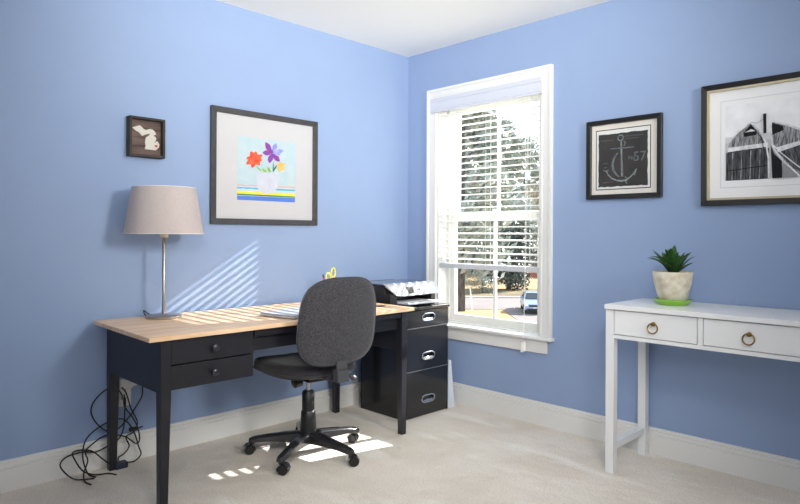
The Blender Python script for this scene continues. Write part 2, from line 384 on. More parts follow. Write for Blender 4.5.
# ------------------------------------------------------------------ desk
D = thing('writing_desk', 'long writing desk with honey pine top, black legs and two drawers', 'desk', (.38, -1.42, 0)); off = D.location
MB().hexa([(x, y, z) for z in (.704, .724) for x, y in ((.043, -2.183), (.714, -2.200), (.712, -.668), (.043, -.668))]).build('tabletop', PINE, D, off, bevel=.003)
def leg(x, y, dx, dy):
    m = MB(); m.taper((x, y, .48), (.0225, .0225), (x, y, .704), (.0225, .0225)); m.v = []; m.f = []; m.m = []; m.sm = []
    P = []
    hx = .0225; hb = .017
    for z, cx, cy, h in ((0, x+dx*.0, y+dy*.004, hb), (.47, x, y, hx), (.704, x, y, hx)):
        P.append([(cx+a*h, cy+b*h, z) for a, b in ((-1, -1), (1, -1), (1, 1), (-1, 1))])
    vs = P[0]+P[1]+P[2]; fs = [(3, 2, 1, 0), (8, 9, 10, 11)]
    for r in (0, 4):
        for k in range(4): fs.append((r+k, r+(k+1) % 4, r+4+(k+1) % 4, r+4+k))
    m.add(vs, fs); m.build('leg', BLACK, D, off, bevel=.002)
leg(.667, -2.119, 1, -1); leg(.667, -.726, 1, 1); leg(.070, -2.103, -1, -1); leg(.070, -.726, -1, 1)
for y in (-2.126, -.734):
    MB().box((.0925, y, .475), (.6445, y+.016, .704)).build('end_panel', BLACK, D, off, bevel=.001)
MB().box((.060, -2.0805, .50), (.076, -.7485, .704)).build('back_panel', BLACK, D, off)
MB().box((.665, -1.700, .668), (.683, -.7485, .704)).build('front_rail', BLACK, D, off, bevel=.001)
MB().box((.10, -1.700, .600), (.655, -.750, .668)).build('pencil_tray', BLACK, D, off, bevel=.002)
cs = MB().box((.10, -1.7075, .492), (.660, -1.695, .704)).box((.10, -2.10, .492), (.66, -1.7075, .500)).box((.10, -2.10, .591), (.66, -1.7075, .595))
cs.build('drawer_carcass', BLACK, D, off)
for z0, z1 in ((.597, .700), (.492, .592)):
    dr = MB().box((.668, -2.0955, z0), (.686, -1.7085, z1)).build('drawer', BLACK, D, off, bevel=.0015)
    MB().box((.14, -2.095, z0+.008), (.668, -1.715, z1-.02)).build('drawer_box', BLACK, dr, off)
    zc = (z0+z1)/2
    MB().lathe([(.006, 0), (.006, .010), (.013, .016), (.016, .022), (.0155, .027), (.010, .030), (.0, .0305)], (.686, -1.907, zc), 20, axis=(1, 0, 0)).build('knob', mat('dark_nickel_knob', srgb(74, 74, 80), .28, .8), dr, off)

# ------------------------------------------------------------------ filing cabinet
F = thing('filing_cabinet', 'black three drawer metal filing cabinet between desk and window', 'cabinet', (.31, -.35, 0)); off = F.location
cb = MB(); X0, X1, Y0, Y1 = .108, .515, -.545, -.143
cb.box((X0, Y0, .0), (X1, Y0+.012, .682)).box((X0, Y1-.012, .0), (X1, Y1, .682)).box((X0, Y0, .0), (X0+.01, Y1, .682)).box((X0, Y0+.012, .006), (X1-.012, Y1-.012, .03))
cb.build('body', CAB, F, off, bevel=.002)
MB().box((X0-.003, Y0-.003, .670), (X1+.012, Y1+.003, .690)).build('cabinet_top', CAB, F, off, bevel=.004)
MB().box((X1-.02, Y0+.012, .004), (X1-.002, Y1-.012, .034)).build('plinth', CAB, F, off)
for i, (z0, z1, zh) in enumerate(((.562, .666, .622), (.296, .555, .378), (.038, .289, .108))):
    # front panel built around an oblong opening
    yc = -.342; hw, hh = .056, .021
    m = MB(); N = 32; ring = []; outer = []; inn = []
    for k in range(N):
        a = 2*PI*k/N; ca, sa = math.cos(a), math.sin(a)
        e = .55
        ry = hw*abs(ca)**e*(1 if ca >= 0 else -1); rz = hh*abs(sa)**.9*(1 if sa >= 0 else -1)
        ring.append((yc+ry, zh+rz))
    ya, yb = Y0+.013, Y1-.013
    for k in range(N):
        y, z = ring[k]; dy, dz = y-yc, z-zh
        ts = []
        if dy > 1e-6: ts.append((yb-yc)/dy)
        if dy < -1e-6: ts.append((ya-yc)/dy)
        if dz > 1e-6: ts.append((z1-zh)/dz)
        if dz < -1e-6: ts.append((z0-zh)/dz)
        t = min(ts); outer.append([yc+dy*t, zh+dz*t])
    for cy, cz in ((ya, z0), (yb, z0), (yb, z1), (ya, z1)):
        k = min(range(N), key=lambda q: (outer[q][0]-cy)**2+(outer[q][1]-cz)**2); outer[k] = [cy, cz]
    XF = .521
    vs = [(XF, y, z) for y, z in ring]+[(XF, y, z) for y, z in outer]+[(XF-.018, y, z) for y, z in outer]+[(XF-.016, yc+(y-yc)*.93, zh+(z-zh)*.9) for y, z in ring]
    fs = []
    for k in range(N):
        j = (k+1) % N; fs += [(k, j, N+j, N+k), (N+k, N+j, 2*N+j, 2*N+k), (k, 3*N+k, 3*N+j, j)]
    fs.append(tuple(3*N+k for k in range(N)))
    m.add(vs, fs); dr = m.build('drawer', CAB, F, off)
    h = MB()
    prof = [(Vector((XF+.001, y, z))) for y, z in ring]
    h.tube([(XF+.0015, yc+(y-yc)*1.04, zh+(z-zh)*1.08) for y, z in ring], .0042, 8, closed=True)
    # lower scoop lip
    lip = []
    for k in range(13):
        t = -1+2*k/12; lip.append((t*hw*.86, ))
    vs = []; 
    for k in range(13):
        t = -1+2*k/12; y = yc+t*hw*.88
        vs += [(XF-.012, y, zh-.002), (XF-.002, y, zh-.004-.004*(1-t*t)), (XF+.002, y, zh-hh*.9*math.sqrt(max(0, 1-t**4)))]
    fs = []
    for k in range(12):
        for q in range(2): fs.append((k*3+q, (k+1)*3+q, (k+1)*3+q+1, k*3+q+1))
    h.add(vs, fs, 0, True); h.build('recessed_pull', CHROME, dr, off)
    if i < 2: MB().box((XF-.010, ya, z0-.0045), (XF+.001, yb, z0-.0005)).build('drawer_edge', CABSEAM, dr, off)
MB().lathe([(.007, 0), (.007, .006), (.004, .009)], (.521, -.160, .548), 14, axis=(1, 0, 0)).build('lock', CHROME, F, off)

pb = MB()
pb.hexa([(.512, -.136, 0), (.522, -.080, 0), (.20, -.078, 0), (.19, -.134, 0), (.518, -.136, .315), (.520, -.116, .315), (.20, -.122, .315), (.2, -.136, .315)])
tag(pb.build('storage_folder', mat('pale_blue_white_card', srgb(206, 214, 228), .6), bevel=.002), 'pale white folder standing between the filing cabinet and the wall', 'folder')

# ------------------------------------------------------------------ printer
P_ = thing('printer', 'silver and black all-in-one inkjet printer on the filing cabinet', 'printer', (.29, -.37, .690)); off = P_.location
PB = mat('printer_black_plastic', srgb(34, 32, 34), .35); PS = mat('printer_silver_plastic', srgb(206, 212, 218), .32, .1, coat=.3); PD = mat('printer_gloss_lid', srgb(48, 50, 56), .15, coat=.6)
y0, y1 = -.606, -.150
m = MB()     # base shell with an open mouth for the paper path
m.box((.115, y0+.02, .694), (.30, y1-.02, .775)); m.box((.30, y0+.02, .694), (.425, y0+.08, .775)); m.box((.30, y1-.06, .694), (.425, y1-.02, .775)); m.box((.30, y0+.08, .745), (.405, y1-.06, .775)); m.box((.30, y0+.08, .694), (.42, y1-.06, .700))
for a, b in ((.15, y0+.05), (.15, y1-.05), (.39, y0+.05), (.39, y1-.05)): m.box((a-.01, b-.01, .690), (a+.01, b+.01, .695))
m.build('housing', PB, P_, off, bevel=.004)
m = MB(); prof = [(.115, .775), (.43, .775), (.445, .765), (.452, .772), (.425, .812), (.405, .818), (.115, .818)]
m.sweep([(.115, .772), (.40, .772), (.385, .812), (.37, .816), (.115, .816)], lambda x, z: (x, y0, z), lambda x, z: (x, y1, z)); m.build('scanner_bed', PB, P_, off, bevel=.003)
m = MB()    # silver control fascia, sloped, with clipped lower corners
def fas(yy, d):
    pass
fz = [(y0+.002, .828), (y0+.010, .806), (y0+.040, .766), (y0+.07, .758), (y1-.02, .758), (y1-.004, .768), (y1-.002, .828)]
fx = lambda z: .466-(z-.758)*.85
n = len(fz)
vs = [(fx(z), y, z) for y, z in fz]+[(fx(z)-.03, y, z+.006) for y, z in fz]
m.add(vs, [tuple(range(n)), tuple(range(2*n-1, n-1, -1))]+[(i, (i+1) % n, n+(i+1) % n, n+i) for i in range(n)]); fa = m.build('control_panel', PS, P_, off, bevel=.003)
m = MB()
cy, cz = -.455, .787
m.box((fx(.803)+.000, -.505, .776), (fx(.776)-.001, -.47, .798)); 
m.v = []; m.f = []; m.m = []; m.sm = []
def onf(y, z, d=.0012): return (fx(z)+d*.76, y, z+d*.65)
m.add([onf(-.455, .770), onf(-.395, .770), onf(-.39, .808), onf(-.45, .808)], [(0, 1, 2, 3)]); m.build('display', PD, fa, off)
for k, yy in enumerate((-.52, -.50, -.36, -.34)):
    b = MB().lathe([(.0055, -.002), (.0055, .0006), (.004, .001)], (fx(.79), yy, .79), 12, axis=(.76, 0, .65)); b.build('button', GREYPL, fa, off)
MB().box((.105, y0+.004, .817), (.400, y1-.004, .831)).build('scanner_lid', PD, P_, off, bevel=.006, seg=3)
m = MB().box((.30, -.50, .704), (.50, -.20, .709)).box((.46, -.50, .704), (.50, -.20, .718)); m.build('output_tray', PS, P_, off, bevel=.003)
MB().box((.32, -.485, .709), (.475, -.22, .716)).build('paper', mat('white_paper', srgb(238, 240, 242), .7), P_, off)
MB().box((.115, -.47, .832), (.10, -.25, .775)).build('rear_feed', PB, P_, off)

# ------------------------------------------------------------------ lamp
LX, LY, LZ = .166, -1.897, .724
L_ = thing('table_lamp', 'brushed nickel table lamp with taupe linen drum shade on the desk', 'lamp', (LX, LY, LZ)); off = L_.location
MB().lathe([(.083, 0), (.085, .004), (.085, .011), (.081, .014), (.02, .016), (.012, .020)], (LX, LY, LZ), 40).build('base', STEEL, L_, off)
MB().lathe([(.0085, .018), (.0085, .40), (.007, .402)], (LX, LY, LZ), 16).build('pole', STEEL, L_, off)
MB().lathe([(.017, .398), (.020, .402), (.020, .452), (.015, .458)], (LX, LY, LZ), 20).build('socket', mat('cream_socket', srgb(226, 220, 208), .5), L_, off)
MB().lathe([(.012, .455), (.016, .475), (.030, .505), (.030, .525), (.018, .548), (0, .553)], (LX, LY, LZ), 20).build('bulb', BULB, L_, off)
zb, zt = 1.141-LZ, 1.368-LZ; rb, rtp = .188, .150
sh = MB().lathe([(rb, zb), (rtp, zt)], (LX, LY, LZ), 64, capb=False, capt=False)
sh.lathe([(rb-.003, zb), (rtp-.003, zt)], (LX, LY, LZ), 64, mi=1, capb=False, capt=False)
so = sh.build('lamp_shade', [SHADE, SHADEIN], L_, off)
bd = MB()
STM = mat('white_shade_trim', srgb(232, 228, 224), .8)
for r, z in ((rb-.0015, zb), (rtp-.0015, zt)): MB().tube([(LX+r*math.cos(a*PI/32), LY+r*math.sin(a*PI/32), LZ+z) for a in range(64)], .0022, 6, closed=True).build('shade_trim', STM, so, off)
sp = MB()
for a in (0, 2*PI/3, 4*PI/3): sp.tube([(LX+.018*math.cos(a), LY+.018*math.sin(a), LZ+.45), (LX+(rb-.01)*math.cos(a), LY+(rb-.01)*math.sin(a), LZ+.446)], .0018, 6)
sp.build('shade_spider', STEEL, so, off)
MB().tube(spline([(LX-.06, LY-.04, LZ+.008), (LX-.10, LY-.055, LZ+.030), (LX-.118, LY-.05, LZ+.02), (.036, LY-.03, LZ-.03), (.030, LY-.05, LZ-.15), (.036, LY-.1, .40)]), .0028, 8).build('power_cord', CORD, L_, off)

# ------------------------------------------------------------------ laptop
lp = thing('laptop', 'closed silver laptop lying on the pine desk top', 'laptop', (.52, -1.335, .724), math.radians(12)); 
m = MB().box((-.118, -.165, .004), (.118, .165, .013)); m.build('base', SILVER, lp, bevel=.003)
m = MB().box((-.118, -.165, .0145), (.118, .165, .021)); m.build('lid', SILVER, lp, bevel=.003)
for a in (-.10, .10):
    for b in (-.14, .14): MB().lathe([(.008, 0), (.008, .005)], (a, b, 0), 10).build('foot', BLKPL, lp)
MB().box((-.120, -.12, .010), (-.112, .12, .018)).build('hinge', BLKPL, lp)

# ------------------------------------------------------------------ pen cup with scissors behind the chair back
pc = thing('pen_cup', 'small pen holder on the desk behind the chair back', 'pen holder', (.20, -.870, .724))
MB().lathe([(.036, 0), (.038, .003), (.040, .100), (.037, .100), (.035, .006), (0, .006)], (0, 0, 0), 28, capt=False).build('cup', mat('grey_mesh_cup', srgb(90, 92, 98), .5), pc)
YEL = mat('yellow_plastic', srgb(226, 222, 40), .35)
scx = thing('scissors', 'yellow handled scissors standing in the pen holder', 'scissors', (.20, -.870, .732)); 
m = MB()
m.add([(-.004, -.012, .005), (-.002, .004, .11), (-.002, -.006, .11)], [(0, 1, 2)]); m.v = []; m.f = []; m.m = []; m.sm = []
m.hexa([(-.002, -.006, 0), (0, -.006, 0), (0, .002, 0), (-.002, .002, 0), (-.002, -.010, .13), (0, -.010, .13), (0, .006, .13), (-.002, .006, .13)])
m.hexa([(.001, -.002, 0), (.003, -.002, 0), (.003, .006, 0), (.001, .006, 0), (.001, -.006, .13), (.003, -.006, .13), (.003, .012, .13), (.001, .012, .13)]); m.build('blade', CHROME, scx)
for cy, cz, ry, rz, tl in ((-.022, .152, .017, .022, .25), (.016, .175, .016, .028, -.05)):
    q = []
    for k in range(24):
        a = 2*PI*k/24; yy = ry*math.cos(a); zz = rz*math.sin(a); q.append((0.0, cy+yy*math.cos(tl)-zz*math.sin(tl), cz+yy*math.sin(tl)+zz*math.cos(tl)))
    MB().tube(q, .0042, 8, closed=True).tube([(0, cy*.2, .125), (0, cy*.6, cz-rz)], .004, 8).build('handle', YEL, scx)
for nm, lab, cat, col, dx, dy, tx, ty, hh in (('marker_pen', 'pink capped marker in the pen holder', 'pen', srgb(216, 60, 110), -.012, -.022, -.02, -.045, .145), ('ballpoint_pen', 'dark blue pen at the left of the pen holder', 'pen', srgb(40, 44, 80), -.018, -.024, -.02, -.046, .165),
        ('marker_pen', 'orange marker beside the scissors in the pen holder', 'pen', srgb(226, 96, 40), .008, .01, .004, .012, .150), ('pencil', 'red pencil leaning right in the pen holder', 'pencil', srgb(190, 60, 60), .01, .02, .015, .045, .140)):
    p = thing(nm, lab, cat, (.20+dx, -.870+dy, .732))
    vx, vy = (tx-dx), (ty-dy)
    MB().tube([(0, 0, 0), (vx*.8, vy*.8, hh*.8)], .0042, 10).build('barrel', mat(nm+'_body', col, .4), p)
    MB().tube([(vx*.8, vy*.8, hh*.8), (vx, vy, hh)], .0048, 10).build('cap', mat(nm+'_cap', tuple(min(1, c*1.1+.02) for c in col), .35), p)
pn = thing('desk_pen', 'dark slim pen lying on the desk right of the chair back', 'pen', (.54, -.83, .7285), math.radians(62))
MB().tube([(-.07, 0, 0), (.055, 0, 0), (.07, 0, 0)], [.0045, .0045, .0015], 10).build('barrel', mat('plum_pen', srgb(62, 54, 76), .3), pn)
MB().box((-.06, -.001, .0045), (-.02, .001, .0062)).build('clip', CHROME, pn)

# ------------------------------------------------------------------ office chair
CH = thing('office_chair', 'charcoal fabric swivel desk chair with five-star caster base', 'chair', (.552, -1.298, 0), math.radians(-6))
# local +x = behind the sitter (backrest side)
BLKG = mat('satin_black_nylon', srgb(58, 58, 62), .26, .5, coat=.3)
def rot(v, a): return Vector((v[0]*math.cos(a)-v[1]*math.sin(a), v[0]*math.sin(a)+v[1]*math.cos(a), v[2]))
a0 = math.radians(9+6)
for k in range(5):
    a = a0+k*2*PI/5
    m = MB(); secs = []
    for t, wd, zt, zb in ((.03, .033, .120, .066), (.12, .028, .112, .068), (.22, .022, .099, .066), (.285, .020, .088, .060), (.307, .014, .080, .060)):
        secs.append([rot((t, -wd, zb), a), rot((t, wd, zb), a), rot((t, wd, zt-.008), a), rot((t, wd*.6, zt), a), rot((t, -wd*.6, zt), a), rot((t, -wd, zt-.008), a)])
    vs = sum(secs, []); fs = [tuple(range(5, -1, -1)), tuple(range(24, 30))]
    for i in range(4):
        for q in range(6): fs.append((i*6+q, i*6+(q+1) % 6, (i+1)*6+(q+1) % 6, (i+1)*6+q))
    m.add(vs, fs); arm = m.build('base_arm', BLKG, CH, bevel=.003)
    # caster
    cx, cy = (rot((.29, 0, 0), a).x, rot((.29, 0, 0), a).y); ca = a+(0.9, 2.2, -.4, .5, 1.7)[k]
    cm = MB(); d = Vector((math.cos(ca), math.sin(ca), 0)); tr = Vector((cx, cy, 0))+d*.016
    sd = Vector((-d.y, d.x, 0))
    cast = MB().tube([(cx, cy, .050), (cx, cy, .066)], .007, 10)
    # hood
    hv = []; hf = []
    N = 9
    for i in range(N):
        th = math.radians(-20)+i*math.radians(200)/(N-1)
        for s in (-.021, .021):
            hv.append(tr+d*(-math.cos(th)*.0285)+Vector((0, 0, .026+math.sin(th)*.0285))+sd*s)
    for i in range(N-1): hf.append((2*i, 2*i+1, 2*i+3, 2*i+2))
    cast.add(hv, hf, 0, True); cast.lathe([(.011, 0), (.011, .012)], (cx, cy, .048), 12)
    c_o = cast.build('caster', BLKG, CH)
    for s in (-1, 1):
        wp = tr+sd*(s*.012)+Vector((0, 0, .025))
        MB().lathe([(.012, -.009), (.0225, -.009), (.025, -.006), (.025, .006), (.0225, .009), (.012, .009)], wp, 24, axis=sd).build('wheel', BLKPL, c_o)
MB().lathe([(.036, .058), (.040, .064), (.040, .108), (.034, .116)], (0, 0, 0), 28).build('hub', BLKG, CH)
MB().lathe([(.044, .100), (.040, .165), (.037, .222), (.033, .228)], (0, 0, 0), 28).lathe([(.0325, .222), (.0315, .322), (.026, .330)], (0, 0, 0), 28).build('column_cover', BLKPL, CH)
MB().lathe([(.0125, .32), (.0125, .405)], (0, 0, 0), 20).build('gas_lift', CHROME, CH)
m = MB().box((-.09, -.055, .392), (.10, .055, .425)); m.box((-.13, -.10, .420), (.12, .10, .430)); mech = m.build('tilt_mechanism', BLKPL, CH, bevel=.004)
MB().lathe([(.022, 0), (.028, .004), (.028, .042), (.022, .046)], (.02, -.055, .392), 18, axis=(0, -1, -.15)).build('tension_knob', BLKPL, mech)
MB().tube([(.03, .05, .41), (.03, .19, .395), (.034, .235, .382)], .0045, 8).tube(spline([(.034, .228, .386), (.037, .243, .376), (.042, .262, .358), (.046, .278, .346)], 3), [.006, .009, .012, .014, .016, .017, .017, .016, .013, .007], 12).build('height_lever', GREYPL, mech)
def cushion(outline, place, prof, name, mt, parent, dome=0):
    # outline: list of (a,b); prof: list of (inset 0..1 scale, height); place(a,b,h)->3D
    N = len(outline); vs = []; fs = []
    for s, h in prof:
        for a, b in outline: vs.append(place(a*s, b*s, h))
    R_ = len(prof)
    for i in range(R_-1):
        for k in range(N): fs.append((i*N+k, i*N+(k+1) % N, (i+1)*N+(k+1) % N, (i+1)*N+k))
    c0 = len(vs); vs.append(place(0, 0, prof[0][1])); vs.append(place(0, 0, prof[-1][1]))
    for k in range(N): fs.append((c0, (k+1) % N, k)); fs.append((c0+1, (R_-1)*N+k, (R_-1)*N+(k+1) % N))
    m = MB(); m.add(vs, fs, 0, True); return m.build(name, mt, parent)
def sup(a, b, e, n=56, fn=None):
    out = []
    for k in range(n):
        t = 2*PI*k/n; c, s = math.cos(t), math.sin(t)
        x = a*abs(c)**e*(1 if c >= 0 else -1); y = b*abs(s)**e*(1 if s >= 0 else -1)
        out.append(fn(x, y) if fn else (x, y))
    return out
# seat
so_ = sup(.232, .242, .62, fn=lambda x, y: (x, y*(1-.10*max(0, x/.232))))
def seat_place(x, y, h):
    edge = (max(0, -x-.10)/.13)**2*.022; return (x-.030, y, .449+h-edge+.012*(y/.24)**2)
seatp = [(0.0, .046), (.5, .046), (.80, .047), (.90, .044), (.965, .035), (.995, .018), (1.0, 0), (.985, -.010), (.93, -.016), (.5, -.014), (0, -.012)]
seatp = [(max(s, .02), h) for s, h in seatp]
seat = cushion(so_, seat_place, seatp, 'seat', FABRIC_D, CH)
MB().tube([seat_place(a*1.0, b*1.0, -.006) for a, b in so_], .0045, 6, closed=True).build('seat_piping', FABRIC_D, seat)
under = cushion(so_, lambda x, y, h: (x*.9-.030, y*.9, .446+h), [(.02, -.022), (.9, -.022), (.97, -.016), (1, -.008), (.9, -.004), (.02, -.004)], 'seat_pan', BLKPL, CH)
# backrest: outline in (width y, height z); curved about the vertical axis
bo = sup(.216, .212, .58, 64, fn=lambda y, z: (y*(1+.05*(-z/.238)-.03*(z/.238)**2), z))
TL = math.radians(7)
def back_place(y, z, h):
    curve = -.35*y*y*1.6
    x = .298+h+curve; zz = z
    x2 = x+zz*math.sin(TL)+.04*max(0, -zz/.24)*0
    return (x2, y, .724+zz*math.cos(TL))
bp = [(.02, -.040), (.5, -.040), (.8, -.036), (.92, -.028), (.98, -.016), (1.0, 0), (1.0, .012), (.985, .020), (.95, .0255), (.85, .030), (.5, .032), (.02, .032)]
back = cushion(bo, back_place, bp, 'backrest', FABRIC, CH)
MB().tube([back_place(a*.998, b*.998, .016) for a, b in bo], .0045, 6, closed=True).build('welt_piping', FABRIC, back)
# curved back bracket
m = MB(); path = [(.06, .430), (.18, .430), (.27, .434), (.302, .448), (.312, .480), (.314, .535)]
P3 = [];
for i, (x, z) in enumerate(path):
    p0 = Vector(path[max(i-1, 0)]); p1 = Vector(path[min(i+1, len(path)-1)]); t = (p1-p0).normalized(); nn = Vector((-t.y, t.x))*.006
    for s in (-1, 1):
        for w_ in (-.030, .030): P3.append((x+nn.x*s, w_, z+nn.y*s))
fs = []
for i in range(len(path)-1):
    a = i*4; b = a+4; fs += [(a, a+1, b+1, b), (a+2, b+2, b+3, a+3), (a, b, b+2, a+2), (a+1, a+3, b+3, b+1)]
fs += [(0, 2, 3, 1), (len(P3)-4, len(P3)-3, len(P3)-1, len(P3)-2)]
m.add(P3, fs); m.box((.285, -.033, .432), (.330, .033, .490)); m.build('back_bracket', GREYPL, CH, bevel=.004)

# ------------------------------------------------------------------ console table
T = thing('console_table', 'white lacquered console table with two drawers and brass ring pulls', 'table', (2.36, -.24, 0)); off = T.location
CX0, CX1, CY0, CY1 = 1.752, 2.985, -.421, -.022
MB().box((CX0-.002, CY0-.012, .789), (CX1+.002, CY1+.014, .811)).build('tabletop', WHITE, T, off, bevel=.002)
lw = .041
for x in (CX0, CX1-lw):
    for y in (CY0, CY1-lw): MB().box((x, y, 0), (x+lw, y+lw, .789)).build('leg', WHITE, T, off, bevel=.0015)
    MB().box((x+.006, CY0+lw, .110), (x+lw-.006, CY1-lw, .142)).build('side_stretcher', WHITE, T, off, bevel=.0015)
    MB().box((x+.004, CY0+lw, .650), (x+lw-.006, CY1-lw, .789)).build('side_apron', WHITE, T, off, bevel=.001)
MB().box((CX0+lw, CY0+.002, .650), (CX1-lw, CY0+.022, .668)).build('lower_rail', WHITE, T, off, bevel=.001)
MB().box((CX0+lw, CY1-.024, .650), (CX1-lw, CY1-.006, .789)).build('back_apron', WHITE, T, off, bevel=.001)
MB().box((CX0+lw, CY0+.022, .652), (CX1-lw, CY1-.024, .660)).build('bottom_panel', WHITE, T, off)
xm = [(CX0+lw+.003, 2.172), (2.200, 2.558), (2.586, CX1-lw-.003)]
for xa in (2.175, 2.561): MB().box((xa, CY0+.001, .668), (xa+.022, CY0+.022, .789)).build('divider', WHITE, T, off)
for xa, xb in xm:
    dr = MB().box((xa, CY0-.001, .671), (xb, CY0+.016, .785)).box((xa+.01, CY0+.016, .673), (xb-.01, CY1-.06, .75)).build('drawer', WHITE, T, off, bevel=.001)
    xc = (xa+xb)/2; yk = CY0-.001; zc = .738
    kn = MB().lathe([(.010, 0), (.0095, .003), (.005, .006), (.005, .012), (.008, .015), (.006, .019), (0, .020)], (xc, yk, zc), 18, axis=(0, -1, 0)).build('knob', BRASS, dr, off)
    R1 = .0225
    MB().tube([(xc+R1*math.sin(2*PI*k/28), yk-.009-.004*(1-math.cos(2*PI*k/28)), zc-R1+R1*math.cos(2*PI*k/28)+.004) for k in range(28)], .0032, 8, closed=True).build('ring_pull', BRASS, kn, off)

# ------------------------------------------------------------------ potted plant
px, py, pz = 1.984, -.204, .811
SA = MB().lathe([(.062, 0), (.068, .004), (.084, .020), (.089, .028), (.086, .029), (.064, .010), (0, .009)], (0, 0, 0), 40, capt=False).build('plant_saucer', GREEN); SA.location = (px, py, pz)
tag(SA, 'bright green glazed saucer under the plant pot', 'saucer')
PL = thing('potted_plant', 'short leafy dark green plant in a mottled cream ceramic pot', 'plant', (px, py, pz+.0105))
m = MB().lathe([(.055, 0), (.060, .004), (.072, .045), (.085, .095), (.091, .135), (.091, .146), (.088, .149), (.084, .147), (.083, .132), (.02, .128), (0, .128)], (0, 0, 0), 48, capt=False); m.build('pot', POT, PL)
MB().lathe([(.0825, .130), (.05, .135), (0, .137)], (0, 0, 0), 24).build('soil', SOIL, PL)
rnd = random.Random(4)
for k in range(30):
    a = k*2.399963+rnd.uniform(-.2, .2); tier = k/30
    ln = rnd.uniform(.105, .155); bw = rnd.uniform(.013, .021)
    base = Vector((.014*math.cos(a), .014*math.sin(a), .133)); hd = Vector((math.cos(a), math.sin(a), 0)); sdv = Vector((-hd.y, hd.x, 0))
    pos = base.copy(); vs = []; n = 8; e = math.radians(48+34*tier+rnd.uniform(-10, 10)); dr = rnd.uniform(.03, .20)
    for i in range(n+1):
        t = i/n; wdt = bw*(math.sin(PI*min(1, t*.9+.08))**.8)*(1.0 if t < .97 else .15)
        dirv = hd*math.cos(e)+Vector((0, 0, 1))*math.sin(e); nv = -hd*math.sin(e)+Vector((0, 0, 1))*math.cos(e)
        vs += [pos-sdv*wdt+nv*wdt*.4, pos, pos+sdv*wdt+nv*wdt*.4]
        pos = pos+dirv*ln/n; e -= dr*(.4+1.3*t)
    fs = []
    for i in range(n): fs += [(3*i, 3*i+1, 3*i+4, 3*i+3), (3*i+1, 3*i+2, 3*i+5, 3*i+4)]
    m = MB().add(vs, fs, 0, True); lo = m.build('leaf', LEAF, PL); 

# ------------------------------------------------------------------ pictures
def art_w(uL, uR, tL, tR, bL, bR):        # maps positions on a picture to its own 0..1 frame
    def f(u, v):
        s = (u-uL)/(uR-uL); t0 = tL+(tR-tL)*s; b0 = bL+(bR-bL)*s; return (s, (b0-v)/(b0-t0))
    return f
def frame_parts(T, pt, w, h, fwid, dep, mf, bev=.003):     # pt(a,b,d): a across, b up, d out of the wall; four mitred sticks
    for i in range(4):
        A = [(0, 0), (w, 0), (w, h), (0, h)]; I = [(fwid, fwid), (w-fwid, fwid), (w-fwid, h-fwid), (fwid, h-fwid)]
        a, b, c, d = A[i], A[(i+1) % 4], I[(i+1) % 4], I[i]
        m = MB(); m.hexa([pt(*a, .002), pt(*b, .002), pt(*c, .002), pt(*d, .002), pt(*a, dep), pt(*b, dep), pt(*c, dep*.86), pt(*d, dep*.86)])
        m.build('frame_side', mf, T, T.location, bevel=bev)
class Print:
    def __init__(s, T, pt, a0, b0, a1, b1, d): s.m = MB(); s.T = T; s.pt = pt; s.r = (a0, b0, a1, b1); s.d = d; s.mats = []; s.k = 0
    def P(s, q):
        a0, b0, a1, b1 = s.r; q = (min(1, max(0, q[0])), min(1, max(0, q[1]))); return (a0+(a1-a0)*q[0], b0+(b1-b0)*q[1])
    def mi(s, mt):
        if mt not in s.mats: s.mats.append(mt)
        return s.mats.index(mt)
    def poly(s, pts, mt, up=1):
        s.k += 1; d = s.d+.00012*s.k; s.m.add([s.pt(*s.P(q), d) for q in pts], [tuple(range(len(pts)))], s.mi(mt))
    def line(s, pts, wd, mt):
        pts = [Vector((q[0], q[1])) for q in pts]; s.k += 1; d = s.d+.00012*s.k; L = []; R = []
        asp = (s.r[2]-s.r[0])/(s.r[3]-s.r[1])
        for i, p in enumerate(pts):
            t = (pts[min(i+1, len(pts)-1)]-pts[max(i-1, 0)]); t = Vector((t.x*asp, t.y)).normalized(); n = Vector((-t.y/asp, t.x))
            w = wd[i] if isinstance(wd, (list, tuple)) else wd
            L.append(p+n*w); R.append(p-n*w)
        vs = [s.pt(*s.P(q), d) for q in L+R]; n_ = len(pts)
        s.m.add(vs, [(i, i+1, n_+i+1, n_+i) for i in range(n_-1)], s.mi(mt))
    def done(s, name='print'): return s.m.build(name, s.mats, s.T, s.T.location)
def pm(name, c, c2=None, sc_=12, st=None): return mat('print_'+name, c, .85, col2=c2 or tuple(x*.93 for x in c), vscale=sc_, stretch=st)
def glazing(T, pt, w, h, f, d):
    MB().hexa([pt(f, f, d), pt(w-f, f, d), pt(w-f, h-f, d), pt(f, h-f, d), pt(f, f, d+.0015), pt(w-f, f, d+.0015), pt(w-f, h-f, d+.0015), pt(f, h-f, d+.0015)]).build('glazing', PICGLASS, T, T.location)
def blob(cx, cy, rx, ry, n, jit, seed):
    r_ = random.Random(seed); return [(cx+rx*math.cos(2*PI*k/n)*(1+r_.uniform(-jit, jit)), cy+ry*math.sin(2*PI*k/n)*(1+r_.uniform(-jit, jit))) for k in range(n)]

